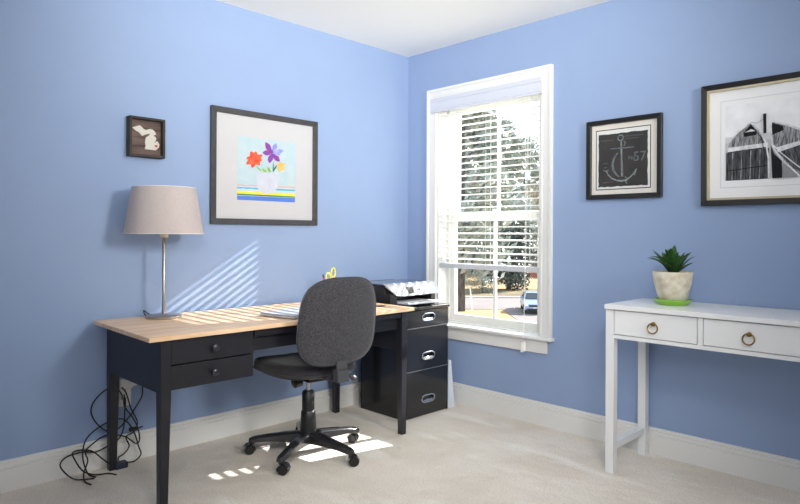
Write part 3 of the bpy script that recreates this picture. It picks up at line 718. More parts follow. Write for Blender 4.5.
# flower picture on the left wall
w_, h_ = .728, .655; ya, za = -1.569, 1.196
FP = thing('flower_picture', 'watercolour print of three flowers in a white vase, charcoal frame', 'picture', (0.001, ya+w_/2, za))
pt = lambda a, b, d: (d, ya+a, za+b)
frame_parts(FP, pt, w_, h_, .032, .026, FRAMEC)
a0, a1, b0, b1 = .165, .567, .140, .506
MB().hexa([pt(.03, .03, .004), pt(w_-.03, .03, .004), pt(w_-.03, h_-.03, .004), pt(.03, h_-.03, .004), pt(.03, .03, .010), pt(w_-.03, .03, .010), pt(w_-.03, h_-.03, .010), pt(.03, h_-.03, .010)]).build('mat_board', MAT, FP, FP.location)
pr_ = Print(FP, pt, a0, b0, a1, b1, .0105); f = art_w(82, 447, 32, 78, 435, 452)
SKYP = pm('pale_aqua', srgb(176, 202, 212), srgb(190, 206, 214), 14); pr_.poly([(0, 0), (1, 0), (1, 1), (0, 1)], SKYP)
pr_.poly([f(82, 338), f(444, 358), (1, 0), (0, 0)], pm('white', srgb(208, 212, 218)))
def band(v0l, v1l, v0r, v1r, mt): pr_.poly([f(78, v0l), f(444, v0r), f(444, v1r), f(78, v1l)], mt)
band(338, 346, 354, 362, pm('peach', srgb(228, 178, 150))); band(354, 364, 370, 382, pm('turquoise', srgb(72, 186, 212)))
band(346, 353, 362, 370, pm('lavender', srgb(214, 210, 232)))
band(380, 396, 398, 414, pm('yellow', srgb(244, 228, 64))); band(396, 405, 414, 422, pm('dark_green', srgb(42, 128, 110))); band(408, 436, 424, 452, pm('blue', srgb(88, 128, 214)))
VW = pm('vase_white', srgb(204, 208, 220), srgb(192, 198, 214), 20)
pr_.poly([f(*q) for q in ((192, 262), (330, 268), (333, 320), (322, 366), (305, 392), (270, 400), (232, 392), (208, 368), (196, 320))], VW)
RED = pm('red', srgb(226, 66, 52), srgb(238, 110, 70), 30); PUR = pm('purple', srgb(118, 72, 178), srgb(150, 60, 140), 30); LIL = pm('lilac', srgb(140, 140, 226), srgb(170, 176, 236), 30)
YL = pm('gold', srgb(248, 206, 80), srgb(244, 170, 110), 30); GRN = pm('leaf', srgb(120, 178, 76), srgb(160, 200, 90), 30); DGN = pm('teal_leaf', srgb(66, 130, 104))
def petal(cx, cy, tx, ty, wd, mt):
    c = Vector((cx, cy)); t = Vector((tx, ty)); d = t-c; n = Vector((-d.y, d.x)).normalized()*wd
    P = [c, c+d*.35+n*.8, c+d*.65+n, c+d*.88+n*.5, t, c+d*.9-n*.4, c+d*.6-n, c+d*.3-n*.8]; pr_.poly([f(*q) for q in P], mt)
for q in ((160, 130), (192, 130), (232, 152), (232, 185), (218, 218), (170, 236), (133, 212), (134, 172)): petal(183, 180, *q, 15, RED)
for q in ((250, 72), (232, 138), (275, 204), (342, 194), (300, 120)): petal(290, 142, *q, 17, PUR)
for q in ((316, 78), (368, 122), (345, 150)): petal(300, 138, *q, 15, LIL)
for q in ((322, 205), (345, 196), (376, 204), (372, 244), (344, 262), (324, 240)): petal(347, 226, *q, 10, YL)
for p, q, wd, mt in (((190, 222), (226, 256), 4, GRN), ((262, 228), (282, 262), 8, GRN), ((226, 236), (256, 262), 9, GRN), ((296, 262), (322, 214), 5, DGN), ((300, 190), (298, 262), 3, DGN)): petal(*p, *q, wd, mt)
pr_.done(); glazing(FP, pt, w_, h_, .028, .017)

# small box frame with the state outline
w_, h_ = .181, .200; ya, za = -2.021, 1.528
MF = thing('shadow_box', 'small rustic wooden box frame with a white state map cutout', 'wall decor', (0.001, ya+w_/2, za))
pt2 = lambda a, b, d: (d, ya+a, za+b)
for bx_ in ((0, 0, w_, .012), (0, h_-.012, w_, h_), (0, .012, .012, h_-.012), (w_-.012, .012, w_, h_-.012)):
    MB().box((.001, ya+bx_[0], za+bx_[1]), (.048, ya+bx_[2], za+bx_[3])).build('frame_side', RUSTIC, MF, MF.location, bevel=.0015)
for k in range(4):
    hh = (h_-.024)/4; z0 = .012+k*hh
    MB().box((.002, ya+.012, za+z0+.0007), (.020+.0012*(k % 2), ya+w_-.012, za+z0+hh-.0007)).build('plank', RUSTICP, MF, MF.location, bevel=.001)
g = art_w(180, 430, 113, 143, 428, 436)
ST = [(190, 190), (215, 182), (250, 170), (266, 182), (278, 198), (300, 210), (340, 200), (362, 208), (378, 225), (388, 248), (372, 256), (366, 262), (384, 272), (390, 288), (384, 306), (371, 322), (384, 318), (397, 306), (410, 322), (416, 340), (412, 362), (396, 378), (386, 390), (300, 384), (294, 374), (302, 356), (296, 326), (298, 295), (306, 274), (318, 268), (330, 258), (342, 242), (322, 246), (298, 252), (280, 262), (268, 264), (256, 246), (244, 232), (222, 222), (205, 206)]
def st3(a, b, d): return (.0215+d, ya+.014+a*(w_-.028), za+.014+b*(h_-.028))
sm = MB().prism([g(*q) for q in ST], st3, .006); so2 = sm.build('state_cutout', mat('cream_painted_wood', srgb(206, 203, 194), .6), MF, MF.location)
hc = g(388, 352); hp = [(hc[0]+.0032*16*math.sin(t*PI/12)**3, hc[1]+.0028*(13*math.cos(t*PI/12)-5*math.cos(2*t*PI/12)-2*math.cos(3*t*PI/12)-math.cos(4*t*PI/12))) for t in range(24)]
MB().prism(hp, lambda a, b, d: (.0276+d, ya+.014+a*(w_-.028), za+.014+b*(h_-.028)), .001).build('heart', mat('red_paint', srgb(176, 40, 34), .5), so2, MF.location)

# anchor picture on the window wall
w_, h_ = .423, .438; xa, za = 1.432, 1.342
AP = thing('anchor_picture', 'chalk style anchor print in a square black frame', 'picture', (xa+w_/2, -.001, za))
pt = lambda a, b, d: (xa+a, -d, za+b)
frame_parts(AP, pt, w_, h_, .026, .028, FRAMEB)
MB().hexa([pt(.024, .024, .003), pt(w_-.024, .024, .003), pt(w_-.024, h_-.024, .003), pt(.024, h_-.024, .003), pt(.024, .024, .008), pt(w_-.024, .024, .008), pt(w_-.024, h_-.024, .008), pt(.024, h_-.024, .008)]).build('mat_board', mat('warm_white_mat', srgb(226, 222, 216), .9), AP, AP.location)
uL, uR, tL, tR, bL, bR = 35, 412, 90, 38, 480, 465
G = art_w(uL, uR, tL, tR, bL, bR); ga = art_w(94, 344, 152, 122, 418, 402)
A0 = G(94, 418); A1 = G(344, 122)
aa0, ab0, aa1, ab1 = A0[0]*w_, A0[1]*h_, A1[0]*w_, A1[1]*h_
LINE = pm('black_line', srgb(30, 30, 32))
pr_ = Print(AP, pt, 0, 0, w_, h_, .0085)
e0, e1 = G(80, 432), G(357, 97)
for lo, t_ in ((0, LINE),): 
    x0_, z0_, x1_, z1_ = e0[0], e0[1], e1[0], e1[1]; q = .011
    pr_.poly([(x0_, z0_), (x1_, z0_), (x1_, z1_), (x0_, z1_)], t_)
    pr_.poly([(x0_+q, z0_+q), (x1_-q, z0_+q), (x1_-q, z1_-q), (x0_+q, z1_-q)], pm('inner_mat', srgb(224, 226, 226)))
pr_.done('mat_line')
CHALKB = pm('charcoal_board', srgb(48, 48, 50), srgb(62, 58, 56), 8); CHK = pm('chalk', srgb(138, 150, 150), srgb(96, 106, 108), 60); CHK2 = pm('faint_chalk', srgb(116, 124, 130), srgb(88, 94, 100), 60)
pr_ = Print(AP, pt, aa0, ab0, aa1, ab1, .0105)
edge = []
r_ = random.Random(8)
for k in range(60):
    t = k/60*4; s = int(t); q = t-s; j = r_.uniform(0, .014)
    edge.append([(q, j), (1-j, q), (1-q, 1-j), (j, 1-q)][s])
pr_.poly(edge, CHALKB)
A = lambda *q: ga(*q)
pr_.line([A(212, 175), A(214, 250), A(216, 310), A(218, 360)], [.014, .016, .018, .022], CHK)           # shank
pr_.line([A(155, 222), A(190, 218), A(240, 214), A(276, 210)], [.008, .011, .011, .008], CHK2)          # stock
rg = [(A(209, 165)[0]+.055*math.cos(2*PI*k/20), A(209, 165)[1]+.050*math.sin(2*PI*k/20)) for k in range(21)]
pr_.line(rg, .010, CHK)
arc = [A(135, 330), A(146, 352), A(165, 370), A(190, 380), (A(215, 382)), A(240, 376), A(262, 358), A(278, 338), A(288, 318)]
pr_.line(arc, [.006, .012, .013, .014, .016, .014, .013, .010, .004], CHK)
pr_.line([A(120, 330), A(136, 336), A(150, 328)], .008, CHK2); pr_.poly([A(270, 350), A(292, 316), A(282, 352)], CHK)
pr_.line([A(195, 240), A(176, 270), A(168, 300), A(174, 330), A(190, 352), A(205, 362)], [.008, .018, .022, .022, .018, .008], CHK2)   # rope behind
pr_.line([A(232, 360), A(246, 372), (A(236, 384)), A(242, 396)], .010, CHK); pr_.line([A(226, 180), A(234, 190), A(226, 205)], .012, CHK2)
for v, u0_, u1_ in ((184, 105, 175), (170, 228, 320), (182, 232, 300), (300, 118, 146), (320, 122, 140), (395, 120, 170)):
    n = 14; pts = [A(u0_+(u1_-u0_)*k/n, v-(u0_+(u1_-u0_)*k/n-100)*.10+2.5*math.sin(k*2.3)) for k in range(n+1)]; pr_.line(pts, .0032, CHK2)
pr_.done()
def text_obj(body, size, loc, rot_, mt, name, parent):
    c = bpy.data.curves.new(name, 'FONT'); c.body = body; c.size = size; c.extrude = .0002
    o = bpy.data.objects.new(name, c); C.objects.link(o)
    dg = bpy.context.evaluated_depsgraph_get(); me = bpy.data.meshes.new_from_object(o.evaluated_get(dg)); bpy.data.objects.remove(o)
    me.materials.clear(); me.materials.append(mt)
    n = bpy.data.objects.new(name, me); C.objects.link(n); n.parent = parent; n.location = Vector(loc)-parent.location; n.rotation_euler = rot_
    return n
na = A(274, 282); text_obj('57', .072, (xa+aa0+(aa1-aa0)*na[0], -.0165, za+ab0+(ab1-ab0)*na[1]), (PI/2, 0, 0), CHK2, 'lettering', AP)
na = A(250, 276); text_obj('No', .030, (xa+aa0+(aa1-aa0)*na[0], -.0165, za+ab0+(ab1-ab0)*na[1]), (PI/2, 0, 0), CHK2, 'lettering', AP)
glazing(AP, pt, w_, h_, .024, .020)

# boats photograph
xa, za = 2.050, 1.290; w_, h_ = .86, .588
BPIC = thing('boats_picture', 'large black and white photograph of rowing boats in a black frame', 'picture', (xa+w_/2, -.001, za))
pt = lambda a, b, d: (xa+a, -d, za+b)
frame_parts(BPIC, pt, w_, h_, .026, .032, FRAMEB)
def ring4(i0, i1, d, name, mt):
    A_ = [(i0, i0), (w_-i0, i0), (w_-i0, h_-i0), (i0, h_-i0)]; I_ = [(i1, i1), (w_-i1, i1), (w_-i1, h_-i1), (i1, h_-i1)]; m = MB()
    for i in range(4):
        a, b, c, e = A_[i], A_[(i+1) % 4], I_[(i+1) % 4], I_[i]; m.hexa([pt(*a, .004), pt(*b, .004), pt(*c, .004), pt(*e, .004), pt(*a, d), pt(*b, d), pt(*c, d), pt(*e, d)])
    return m.build(name, mt, BPIC, BPIC.location)
ring4(.026, .036, .024, 'gold_liner', GOLD)
MB().hexa([pt(.03, .03, .003), pt(w_-.03, .03, .003), pt(w_-.03, h_-.03, .003), pt(.03, h_-.03, .003), pt(.03, .03, .0095), pt(w_-.03, .03, .0095), pt(w_-.03, h_-.03, .0095), pt(.03, h_-.03, .0095)]).build('mat_board', MAT2, BPIC, BPIC.location)
PX0, PZ0, PX1, PZ1 = 2.155, 1.408, 2.805, 1.768
pr_ = Print(BPIC, pt, PX0-xa, PZ0-za, PX1-xa, PZ1-za, .0100)
q = lambda x, z: ((x-PX0)/(PX1-PX0), (z-PZ0)/(PZ1-PZ0))
g_ = lambda v, v2=None, s=14, st=None: pm('grey_%d' % v, srgb(v, v+2, v+7), srgb(v2 or v-12, (v2 or v-12)+2, (v2 or v-12)+8), s, st)
GW = g_(244, 232); GL = g_(240, 196, 40); GM = g_(176, 92, 26, (6, 1, .8)); GD = g_(92, 36, 26, (6, 1, .8)); GK = g_(12, 6); GF = g_(206, 186, 6)
pr_.poly([(0, 0), (1, 0), (1, 1), (0, 1)], GW); pr_.poly([(0, 0), (1, 0), (1, .62), (0, .55)], GF); pr_.poly([(0, .5), (1, .52), (1, .62), (0, .58)], g_(222, 206, 6))
def boat(mx, s):    # rowing boat seen from the bow; mx mirrors about its bow
    X = lambda x, z: q(s+(x-2.267)*mx, z)
    pr_.poly([X(2.267, 1.676), X(2.236, 1.655), X(2.212, 1.638), X(2.190, 1.616), X(2.172, 1.59), X(2.155, 1.548), X(2.155, 1.40), X(2.343, 1.40), X(2.341, 1.503), X(2.331, 1.573), X(2.318, 1.608), X(2.305, 1.632), X(2.288, 1.656)], GM)
    pr_.poly([X(2.160, 1.54), X(2.343, 1.55), X(2.343, 1.40), X(2.160, 1.40)], GD)
    for k in range(9):
        x = 2.170+k*.0195; pr_.line([X(x, 1.545), X(x-.004, 1.41)], .004, g_(186+16*(k % 3), 96, 30) if k % 2 else GK)
    for k in range(6):
        x = 2.190+k*.022; pr_.line([X(x+.01, 1.61-.002*abs(k-3)), X(x, 1.572)], .003, GD)
    pr_.line([X(2.165, 1.455), X(2.343, 1.470)], .006, GK)
    pr_.poly([X(2.267, 1.667), X(2.293, 1.633), X(2.291, 1.615), X(2.238, 1.611), X(2.236, 1.631)], GK); pr_.poly([X(2.240, 1.632), X(2.291, 1.634), X(2.268, 1.645)], GL)
    pr_.poly([X(2.165, 1.566), X(2.339, 1.575), X(2.339, 1.556), X(2.165, 1.545)], GL); pr_.line([X(2.168, 1.543), X(2.338, 1.553)], .006, GK)
    pr_.line([X(2.267, 1.676), X(2.212, 1.638), X(2.172, 1.59), X(2.157, 1.548), X(2.155, 1.408)], .009, GL)
    pr_.line([X(2.267, 1.676), X(2.305, 1.632), X(2.331, 1.573), X(2.341, 1.503), X(2.343, 1.41)], .010, GL); pr_.line([X(2.275, 1.650), X(2.312, 1.60), X(2.322, 1.54)], .004, GK)
boat(1, 2.267)
pr_.poly([q(2.352, 1.673), q(2.415, 1.647), q(2.50, 1.605), q(2.66, 1.56), q(2.66, 1.405), q(2.466, 1.412), q(2.408, 1.479), q(2.359, 1.557), q(2.351, 1.62)], GM)
pr_.poly([q(2.368, 1.545), q(2.50, 1.565), q(2.62, 1.52), q(2.62, 1.43), q(2.50, 1.41), q(2.44, 1.45)], GD)
for k in range(9): pr_.line([q(2.385+.018*k, 1.60-.004*k), q(2.375+.020*k, 1.565-.001*k)], .003, GK)
for k in range(8): pr_.line([q(2.40+.022*k, 1.545), q(2.43+.020*k, 1.46)], .004, g_(120, 80, 30) if k % 2 else GK)
pr_.poly([q(2.355, 1.663), q(2.399, 1.644), q(2.403, 1.625), q(2.357, 1.608)], GK)
pr_.poly([q(2.372, 1.548), q(2.470, 1.571), q(2.60, 1.585), q(2.60, 1.566), q(2.470, 1.552), q(2.380, 1.526)], GL)
pr_.poly([q(2.351, 1.56), q(2.365, 1.52), q(2.396, 1.485), q(2.398, 1.408), q(2.358, 1.408)], GK)
pr_.poly([q(2.400, 1.478), q(2.45, 1.43), q(2.46, 1.408), q(2.400, 1.408)], g_(150, 130, 20))
pr_.line([q(2.353, 1.673), q(2.351, 1.641), q(2.359, 1.557), q(2.378, 1.52), q(2.408, 1.479), q(2.466, 1.412)], .009, GL)
pr_.line([q(2.362, 1.56), q(2.395, 1.52), q(2.44, 1.475), q(2.50, 1.42)], .007, GL)
pr_.line([q(2.353, 1.673), q(2.415, 1.647), q(2.50, 1.605), q(2.66, 1.56)], .012, GL)
boat(-.9, 2.66)
for x in (2.320, 2.478): pr_.poly([q(x, 1.709), q(x+.013, 1.710), q(x+.014, 1.619), q(x+.002, 1.618)], GK)
pr_.line([q(2.267, 1.676), q(2.295, 1.669), q(2.322, 1.685)], .002, GD)
pr_.done(); glazing(BPIC, pt, w_, h_, .026, .020)
bv = MB()
for i0 in (.085,):
    for (a, b, c, d) in ((i0, i0, w_-i0, i0), (w_-i0, i0, w_-i0, h_-i0), (w_-i0, h_-i0, i0, h_-i0), (i0, h_-i0, i0, i0)): bv.tube([pt(a, b, .0097), pt(c, d, .0097)], .0011, 6)
bv.build('mat_bevel', MAT, BPIC, BPIC.location)

# ------------------------------------------------------------------ outlet, adapter, cables
O_ = thing('wall_outlet', 'white wall socket plate low on the left wall behind the desk leg', 'outlet', (0, -2.028, .335)); off = O_.location
MB().box((0, -2.064, .278), (.006, -1.992, .400)).build('cover_plate', PLATE, O_, off, bevel=.002)
for z in (.312, .366):
    rc = MB().lathe([(.017, 0), (.017, .0025)], (.006, -2.028, z), 20, axis=(1, 0, 0)).build('receptacle', PLATE, O_, off)
    MB().box((.0085, -2.035, z-.002), (.0089, -2.0335, z+.008)).box((.0085, -2.0225, z-.002), (.0089, -2.021, z+.007)).build('slot', BLKPL, rc, off)
AD = thing('plug_adapter', 'white multi plug adapter pushed into the wall socket', 'adapter', (.028, -2.030, .40)); off = AD.location
MB().box((.0095, -2.062, .372), (.050, -1.998, .428)).build('body', PLATE, AD, off, bevel=.006, seg=3)
MB().lathe([(.020, 0), (.020, .020), (.015, .024)], (.030, -1.998, .398), 20, axis=(0, 1, 0)).build('side_plug', PLATE, AD, off)
MB().lathe([(.016, 0), (.016, .018)], (.030, -2.028, .428), 20).build('top_plug', PLATE, AD, off)
cab_defs = [
 ('black cord looping left of the rear desk leg at mid height', [(.014, -2.04, .318), (.05, -2.055, .35), (.06, -2.088, .39), (.05, -2.13, .385), (.045, -2.177, .344), (.045, -2.195, .296), (.04, -2.173, .238), (.035, -2.122, .183), (.035, -2.073, .177), (.04, -2.017, .227), (.04, -1.974, .284), (.04, -1.951, .324), (.05, -1.953, .375), (.045, -1.95, .50), (.035, -1.95, .68)]),
 ('black cord forming the widest loop on the carpet by the baseboard', [(.013, -2.024, .322), (.06, -2.041, .301), (.05, -2.041, .252), (.042, -2.041, .187), (.04, -2.06, .136), (.04, -2.097, .116), (.04, -2.169, .094), (.04, -2.223, .107), (.045, -2.27, .109), (.05, -2.311, .101), (.07, -2.335, .078), (.09, -2.31, .034), (.11, -2.276, .010), (.14, -2.21, .006)]),
 ('black cord hanging right of the rear desk leg and crossing to the left', [(.018, -2.030, .340), (.06, -2.045, .293), (.055, -2.004, .229), (.05, -1.976, .169), (.055, -1.969, .112), (.055, -1.987, .095), (.045, -2.04, .14), (.04, -2.124, .162), (.045, -2.187, .137), (.05, -2.221, .109), (.065, -2.215, .069), (.1, -2.243, .030), (.15, -2.255, .007), (.20, -2.245, .005)]),
 ('black cord rising over the socket and tangled behind the desk leg', [(.030, -2.03, .366), (.06, -2.057, .385), (.058, -2.036, .354), (.055, -2.012, .274), (.05, -1.978, .2), (.04, -1.99, .151), (.045, -2.031, .135), (.05, -2.018, .089), (.05, -2.041, .057), (.06, -2.072, .048), (.07, -2.076, .030)]),
 ('black cord running from the power brick round to the far left', [(.070, -2.038, .018), (.07, -2.0, .014), (.055, -1.962, .034), (.05, -1.972, .078), (.045, -1.995, .157), (.045, -2.042, .224), (.04, -2.098, .227), (.04, -2.158, .208), (.04, -2.207, .173), (.04, -2.226, .131), (.06, -2.234, .077), (.10, -2.225, .020), (.13, -2.20, .006)]),
 ('black cord leaving the power brick along the carpet edge', [(.077, -2.10, .018), (.085, -2.128, .04), (.075, -2.154, .067), (.05, -2.19, .104), (.04, -2.236, .118), (.045, -2.274, .117), (.07, -2.275, .094), (.1, -2.248, .04), (.11, -2.2, .012), (.12, -2.141, .005), (.16, -2.12, .004)])]
for lab, pts in cab_defs:
    tag(MB().tube(spline(pts, 7), .0034, 8).build('cable', CORD), lab, 'cable', 'black cords tangled behind the desk leg')
pbk = thing('power_brick', 'dark blue-black laptop power brick on the carpet behind the desk leg', 'power supply', (.075, -2.069, 0))
MB().box((-.022, -.030, .0), (.022, .030, .030)).build('body', mat('navy_black_plastic', srgb(34, 44, 66), .4), pbk, bevel=.005, seg=3)
MB().box((-.012, -.018, .030), (.012, .018, .0304)).build('rating_label', GREYPL, pbk)
cl = thing('cable_plug', 'black plug hanging in the tangle of cords', 'plug', (.045, -1.994, .165))
MB().box((-.01, -.022, -.008), (.01, .022, .010)).build('body', CORD, cl, bevel=.004); MB().tube([(0, .02, 0), (0, .045, .004)], .004, 8).build('strain_relief', CORD, cl)

# ------------------------------------------------------------------ outside
GZ = -4.62
def street(a, b, z=GZ):      # a to the right, b away, along the direction the house faces
    c = math.sqrt(.5); return Vector((3.2+a*c-b*c, -3.2+a*c+b*c, z))
def quad(a0, a1, b0, b1, z0, z1): 
    P = [street(a, b, z) for z in (z0, z1) for a, b in ((a0, b0), (a1, b0), (a1, b1), (a0, b1))]; return MB().hexa(P)
STRAW = mat('pine_straw_lawn', srgb(176, 138, 92), .95, col2=srgb(136, 112, 74), vscale=.5, bump=.6, bscale=6)
ASPH = mat('pale_asphalt', srgb(120, 110, 108), .9, vary=.15, vscale=.6)
GRASS = mat('winter_grass', srgb(122, 102, 70), .95, col2=srgb(84, 76, 54), vscale=.4)
gr = MB().box((-170, 8, GZ-.3), (60, 190, GZ)); struct(gr.build('ground', STRAW), 'straw coloured lawn outside', 'ground')
struct(quad(-30, 60, 47.5, 56, GZ, GZ+.03).build('road', ASPH), 'pale asphalt street outside', 'road')
struct(quad(7.8, 13, 36, 47.5, GZ, GZ+.03).build('driveway', ASPH), 'pale driveway meeting the street', 'driveway')
for b in (47.2, 56.0): struct(quad(-30 if b > 50 else 13.2, 60, b, b+.25, GZ, GZ+.14).build('kerb', mat('concrete', srgb(186, 180, 170), .9)), 'concrete kerb along the street', 'kerb')
struct(quad(-30, 60, 57, 66, GZ, GZ+.02).build('verge', GRASS), 'grass verge across the street', 'verge')

BARK = mat('grey_bark', srgb(96, 90, 86), .95, col2=srgb(62, 58, 58), vscale=3, bump=1, bscale=8, stretch=(3, 3, .6))
FOL = [leaf_mat('olive_foliage', srgb(168, 174, 160), srgb(128, 136, 126)), leaf_mat('grey_green_foliage', srgb(172, 178, 170), srgb(138, 146, 142)), leaf_mat('russet_foliage', srgb(184, 168, 146), srgb(150, 136, 118))]  # leaf colours lightened to carry the haze over the trees
def tree_meshes(seed, h, cr_, cz0, nl, fol, ls, trunk_r, lobes=9):
    r = random.Random(seed); t = MB()
    path = [(r.uniform(-.15, .15)*i/6, r.uniform(-.15, .15)*i/6, h*.92*i/6) for i in range(7)]; t.tube(path, [trunk_r*(1-.12*i) for i in range(7)], 7)
    cl_ = []
    for k in range(lobes):
        z = h*(cz0+(.97-cz0)*(k+.5)/lobes); a = k*2.4+r.uniform(-.4, .4); rad = cr_*(.35+.65*math.sin(PI*(k+1)/(lobes+1)))*r.uniform(.5, .9)
        e = Vector((rad*math.cos(a), rad*math.sin(a), z)); s = Vector((0, 0, max(z-rad*.6, h*cz0*.8)))
        t.tube([s, (s+e)/2+Vector((0, 0, .15*rad)), e], [trunk_r*.32, trunk_r*.22, trunk_r*.08], 5); cl_.append((e, cr_*r.uniform(.32, .52)))
        for q in range(3):
            e2 = e+Vector((r.uniform(-1, 1), r.uniform(-1, 1), r.uniform(-.3, .8)))*cr_*.35; t.tube([e*.8+s*.2, e2], [trunk_r*.1, trunk_r*.03], 4)
    f = MB(); vs = []; fs = []
    for i in range(nl):
        c, rr = cl_[i % len(cl_)]; d = Vector((r.gauss(0, 1), r.gauss(0, 1), r.gauss(0, .8))).normalized()*rr*r.uniform(.3, 1.1)
        p = c+d; n = Vector((r.uniform(-1, 1), r.uniform(-1, 1), r.uniform(-.2, 1))).normalized(); a = n.orthogonal().normalized(); b = n.cross(a); s = ls*r.uniform(.5, 1.2)
        k = len(vs); vs += [p-a*s, p-b*s*.5, p+a*s, p+b*s*.5]; fs.append((k, k+1, k+2, k+3))
    f.add(vs, fs); return t, f, fol
protos = {}
def tree(kind, a, b, sc_, lab, rz=0, nm='tree'):
    T_ = thing(nm, lab, 'tree', street(a, b), rz, 'trees across the street'); T_.scale = (sc_,)*3
    if kind not in protos:
        t, f, fol = tree_meshes(*TK[kind]); to = t.build('trunk', BARK, T_); fo = f.build('crown', fol, T_); fo['kind'] = 'stuff'; protos[kind] = (to, fo)
    else:
        for o in protos[kind]: c = o.copy(); C.objects.link(c); c.parent = T_
    return T_
TK = {'oak': (1, 11, 4.6, .24, 6000, FOL[1], .34, .34, 11), 'pine': (2, 22, 4.0, .18, 8000, FOL[0], .40, .30, 17), 'bush': (3, 3.4, 1.7, .12, 900, FOL[0], .14, .07, 9), 'rust': (4, 13, 4.6, .2, 5000, FOL[2], .34, .26, 11)}
tree('pine', 4.55, 46.5, 1.0, 'tall pine with a thick trunk at the left edge of the lower pane', .4, 'pine_tree')
TK['low'] = (7, 7.5, 3.2, .10, 8000, leaf_mat('dark_evergreen_foliage', srgb(92, 98, 86), srgb(58, 66, 58)), .22, .26, 13)
tree('low', 11.3, 65, 1.0, 'low dark round-crowned tree on the lawn behind the parked car', 1.0, 'oak_tree')
tree('oak', 13.5, 77, .9, 'grey-green tree on the orange lawn behind the low dark tree', 1.0, 'oak_tree')
tree('bush', 4.6, 58.5, 1.0, 'shrub growing just across the street below the pine', .2, 'shrub')
tree('bush', 8.0, 61, 1.0, 'second shrub across the street, right of the first', 1.2, 'shrub')
for i, (k, a, b, s, lab) in enumerate((
    ('pine', 5.0, 78, 1.1, 'pine beyond the left edge of the lower panes'), ('oak', 2.5, 92, 1.1, 'broad tree beyond the left edge of the window view'), ('pine', 10.5, 90, 1.15, 'tall pine in the tree line behind the left panes'),
    ('rust', 7.0, 102, 1.0, 'russet leaved tree in the tree line behind the left panes'), ('pine', 16.0, 100, 1.1, 'tall pine in the tree line right of the middle muntin'), ('pine', 12.0, 112, 1.2, 'distant pine just left of the middle muntin'),
    ('oak', 21.0, 111, 1.0, 'broad tree above the brick house'), ('pine', 29.0, 104, .9, 'pine right of the brick house'), ('pine', 17.5, 124, 1.15, 'farthest pine between the broad trees'), ('rust', 28.0, 121, 1.1, 'russet tree far behind the brick house'), ('pine', 6.5, 124, 1.3, 'distant pine behind the left edge of the panes'), ('pine', 12.5, 136, 1.35, 'very distant pine left of the muntin'), ('pine', 23.5, 136, 1.3, 'very distant pine above the brick house'), ('pine', 19.0, 148, 1.35, 'most distant pine of the wood'), ('pine', 29.5, 148, 1.3, 'most distant pine at the right edge of the wood'), ('oak', -3.0, 108, 1.2, 'broad tree at the far left of the wood'))):
    tree(k, a, b, s, lab, i*1.3, {'pine': 'pine_tree', 'rust': 'autumn_tree', 'oak': 'oak_tree'}[k])

# brick house across the street
HS = thing('brick_house', 'red brick house with grey roof beyond the orange lawn', 'house', street(21.0, 88), math.radians(45)); HS.location.z = GZ
BRK = mat('red_brick', srgb(176, 112, 92), .9, col2=srgb(150, 88, 72), vscale=3)
MB().box((-6, -4, 0), (6, 4, 3.0)).build('wall', BRK, HS)
m = MB(); m.add([(-6.5, -4.6, 2.9), (6.5, -4.6, 2.9), (6.5, 4.6, 2.9), (-6.5, 4.6, 2.9), (-6.5, 0, 5.0), (6.5, 0, 5.0)], [(0, 1, 5, 4), (2, 3, 4, 5), (0, 4, 3), (1, 2, 5), (0, 3, 2, 1)]); m.build('roof', mat('grey_shingle', srgb(118, 112, 108), .9, vary=.2, vscale=2), HS)
for x in (-4.0, -1.2, 3.6):
    fo = MB().box((x-.6, -4.06, 1.0), (x+.6, -3.98, 2.3)).build('window', TRIM, HS); MB().box((x-.5, -4.075, 1.1), (x+.5, -4.05, 2.2)).build('pane', mat('dark_pane', srgb(50, 58, 66), .15), fo)
dd = MB().box((1.0, -4.08, 0), (2.0, -3.98, 2.1)).build('door', TRIM, HS)

# car facing the house on the driveway edge
CAR = thing('parked_car', 'silver-blue sedan parked at the kerb seen from the front', 'car', street(9.95, 46.6, GZ+.03), math.radians(45+180-8))
PAINT = mat('silver_blue_paint', srgb(118, 136, 162), .3, .25, coat=.8); DG = mat('dark_auto_glass', srgb(34, 44, 56), .08); TYRE = mat('tyre_rubber', srgb(22, 22, 24), .8)
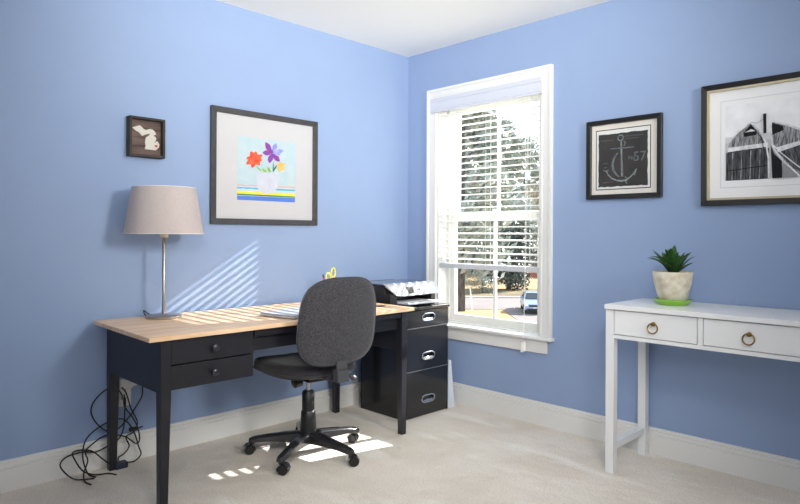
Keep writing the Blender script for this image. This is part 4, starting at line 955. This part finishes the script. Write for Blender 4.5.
# local +y is the car's nose
body = MB(); prof = [(-2.25, .35), (-2.28, .75), (-2.15, .92), (-1.6, .97), (.85, .98), (1.7, .86), (2.15, .72), (2.25, .55), (2.22, .28), (-2.2, .25)]
for i in range(1):
    n = len(prof); ws = [.80, .84, .82, .84, .84, .82, .76, .74, .76, .80]
    vs = [(-ws[k]-.03*(p[1] < .8), p[0], p[1]) for k, p in enumerate(prof)]+[(ws[k]+.03*(p[1] < .8), p[0], p[1]) for k, p in enumerate(prof)]
    body.add(vs, [tuple(range(n)), tuple(range(2*n-1, n-1, -1))]+[(k, (k+1) % n, n+(k+1) % n, n+k) for k in range(n)])
body.build('body', PAINT, CAR, bevel=.07, seg=3)
cab = MB(); cab.hexa([(-.78, -1.7, .95), (.78, -1.7, .95), (.78, .95, .95), (-.78, .95, .95), (-.58, -1.05, 1.42), (.58, -1.05, 1.42), (.58, .15, 1.42), (-.58, .15, 1.42)]); cb_ = cab.build('cabin', PAINT, CAR, bevel=.05, seg=2)
MB().hexa([(-.66, .925, .99), (.66, .925, .99), (.66, .94, .99), (-.66, .94, .99), (-.52, .235, 1.38), (.52, .235, 1.38), (.52, .275, 1.38), (-.52, .275, 1.38)]).build('windscreen', DG, cb_)
for s in (-1, 1): MB().hexa([(s*.785, -1.3, 1.0), (s*.785, .6, 1.0), (s*.770, .6, 1.0), (s*.770, -1.3, 1.0), (s*.625, -.95, 1.36), (s*.625, .05, 1.36), (s*.60, .05, 1.36), (s*.60, -.95, 1.36)]).build('side_window', DG, cb_)
MB().box((-.45, 2.19, .55), (.45, 2.262, .68)).build('grille', BLKPL, CAR); MB().box((-.6, 2.2, .30), (.6, 2.25, .42)).build('lower_intake', BLKPL, CAR)
MB().box((-.17, 2.255, .44), (.17, 2.27, .53)).build('number_plate', MAT, CAR)
for s in (-1, 1):
    MB().box((s*.50, 2.09, .58), (s*.76, 2.225, .72)).build('headlamp', mat('headlamp_lens', srgb(226, 226, 220), .15), CAR, bevel=.02); MB().box((s*.78, .55, .98), (s*.98, .72, 1.12)).build('mirror', PAINT, CAR, bevel=.02)
    for y in (-1.35, 1.42):
        wh = MB().lathe([(.20, -.10), (.31, -.10), (.33, -.07), (.33, .07), (.31, .10), (.20, .10)], (s*.74, y, .33), 24, axis=(1, 0, 0)).build('wheel', TYRE, CAR); MB().lathe([(.19, -.08), (.20, .08)], (s*.76, y, .33), 18, axis=(1, 0, 0)).build('hubcap', CHROME, wh)

st_ = street(5.25, 45.6); ST_ = thing('garden_stake', 'thin white leaning stake on the straw lawn outside the left pane', 'stake', st_)
MB().tube([(0, 0, 0), (-.12, -.12, 1.75)], .045, 8).lathe([(.06, 0), (.05, .06), (0, .08)], (-.12, -.12, 1.74), 10).build('post', TRIM, ST_)
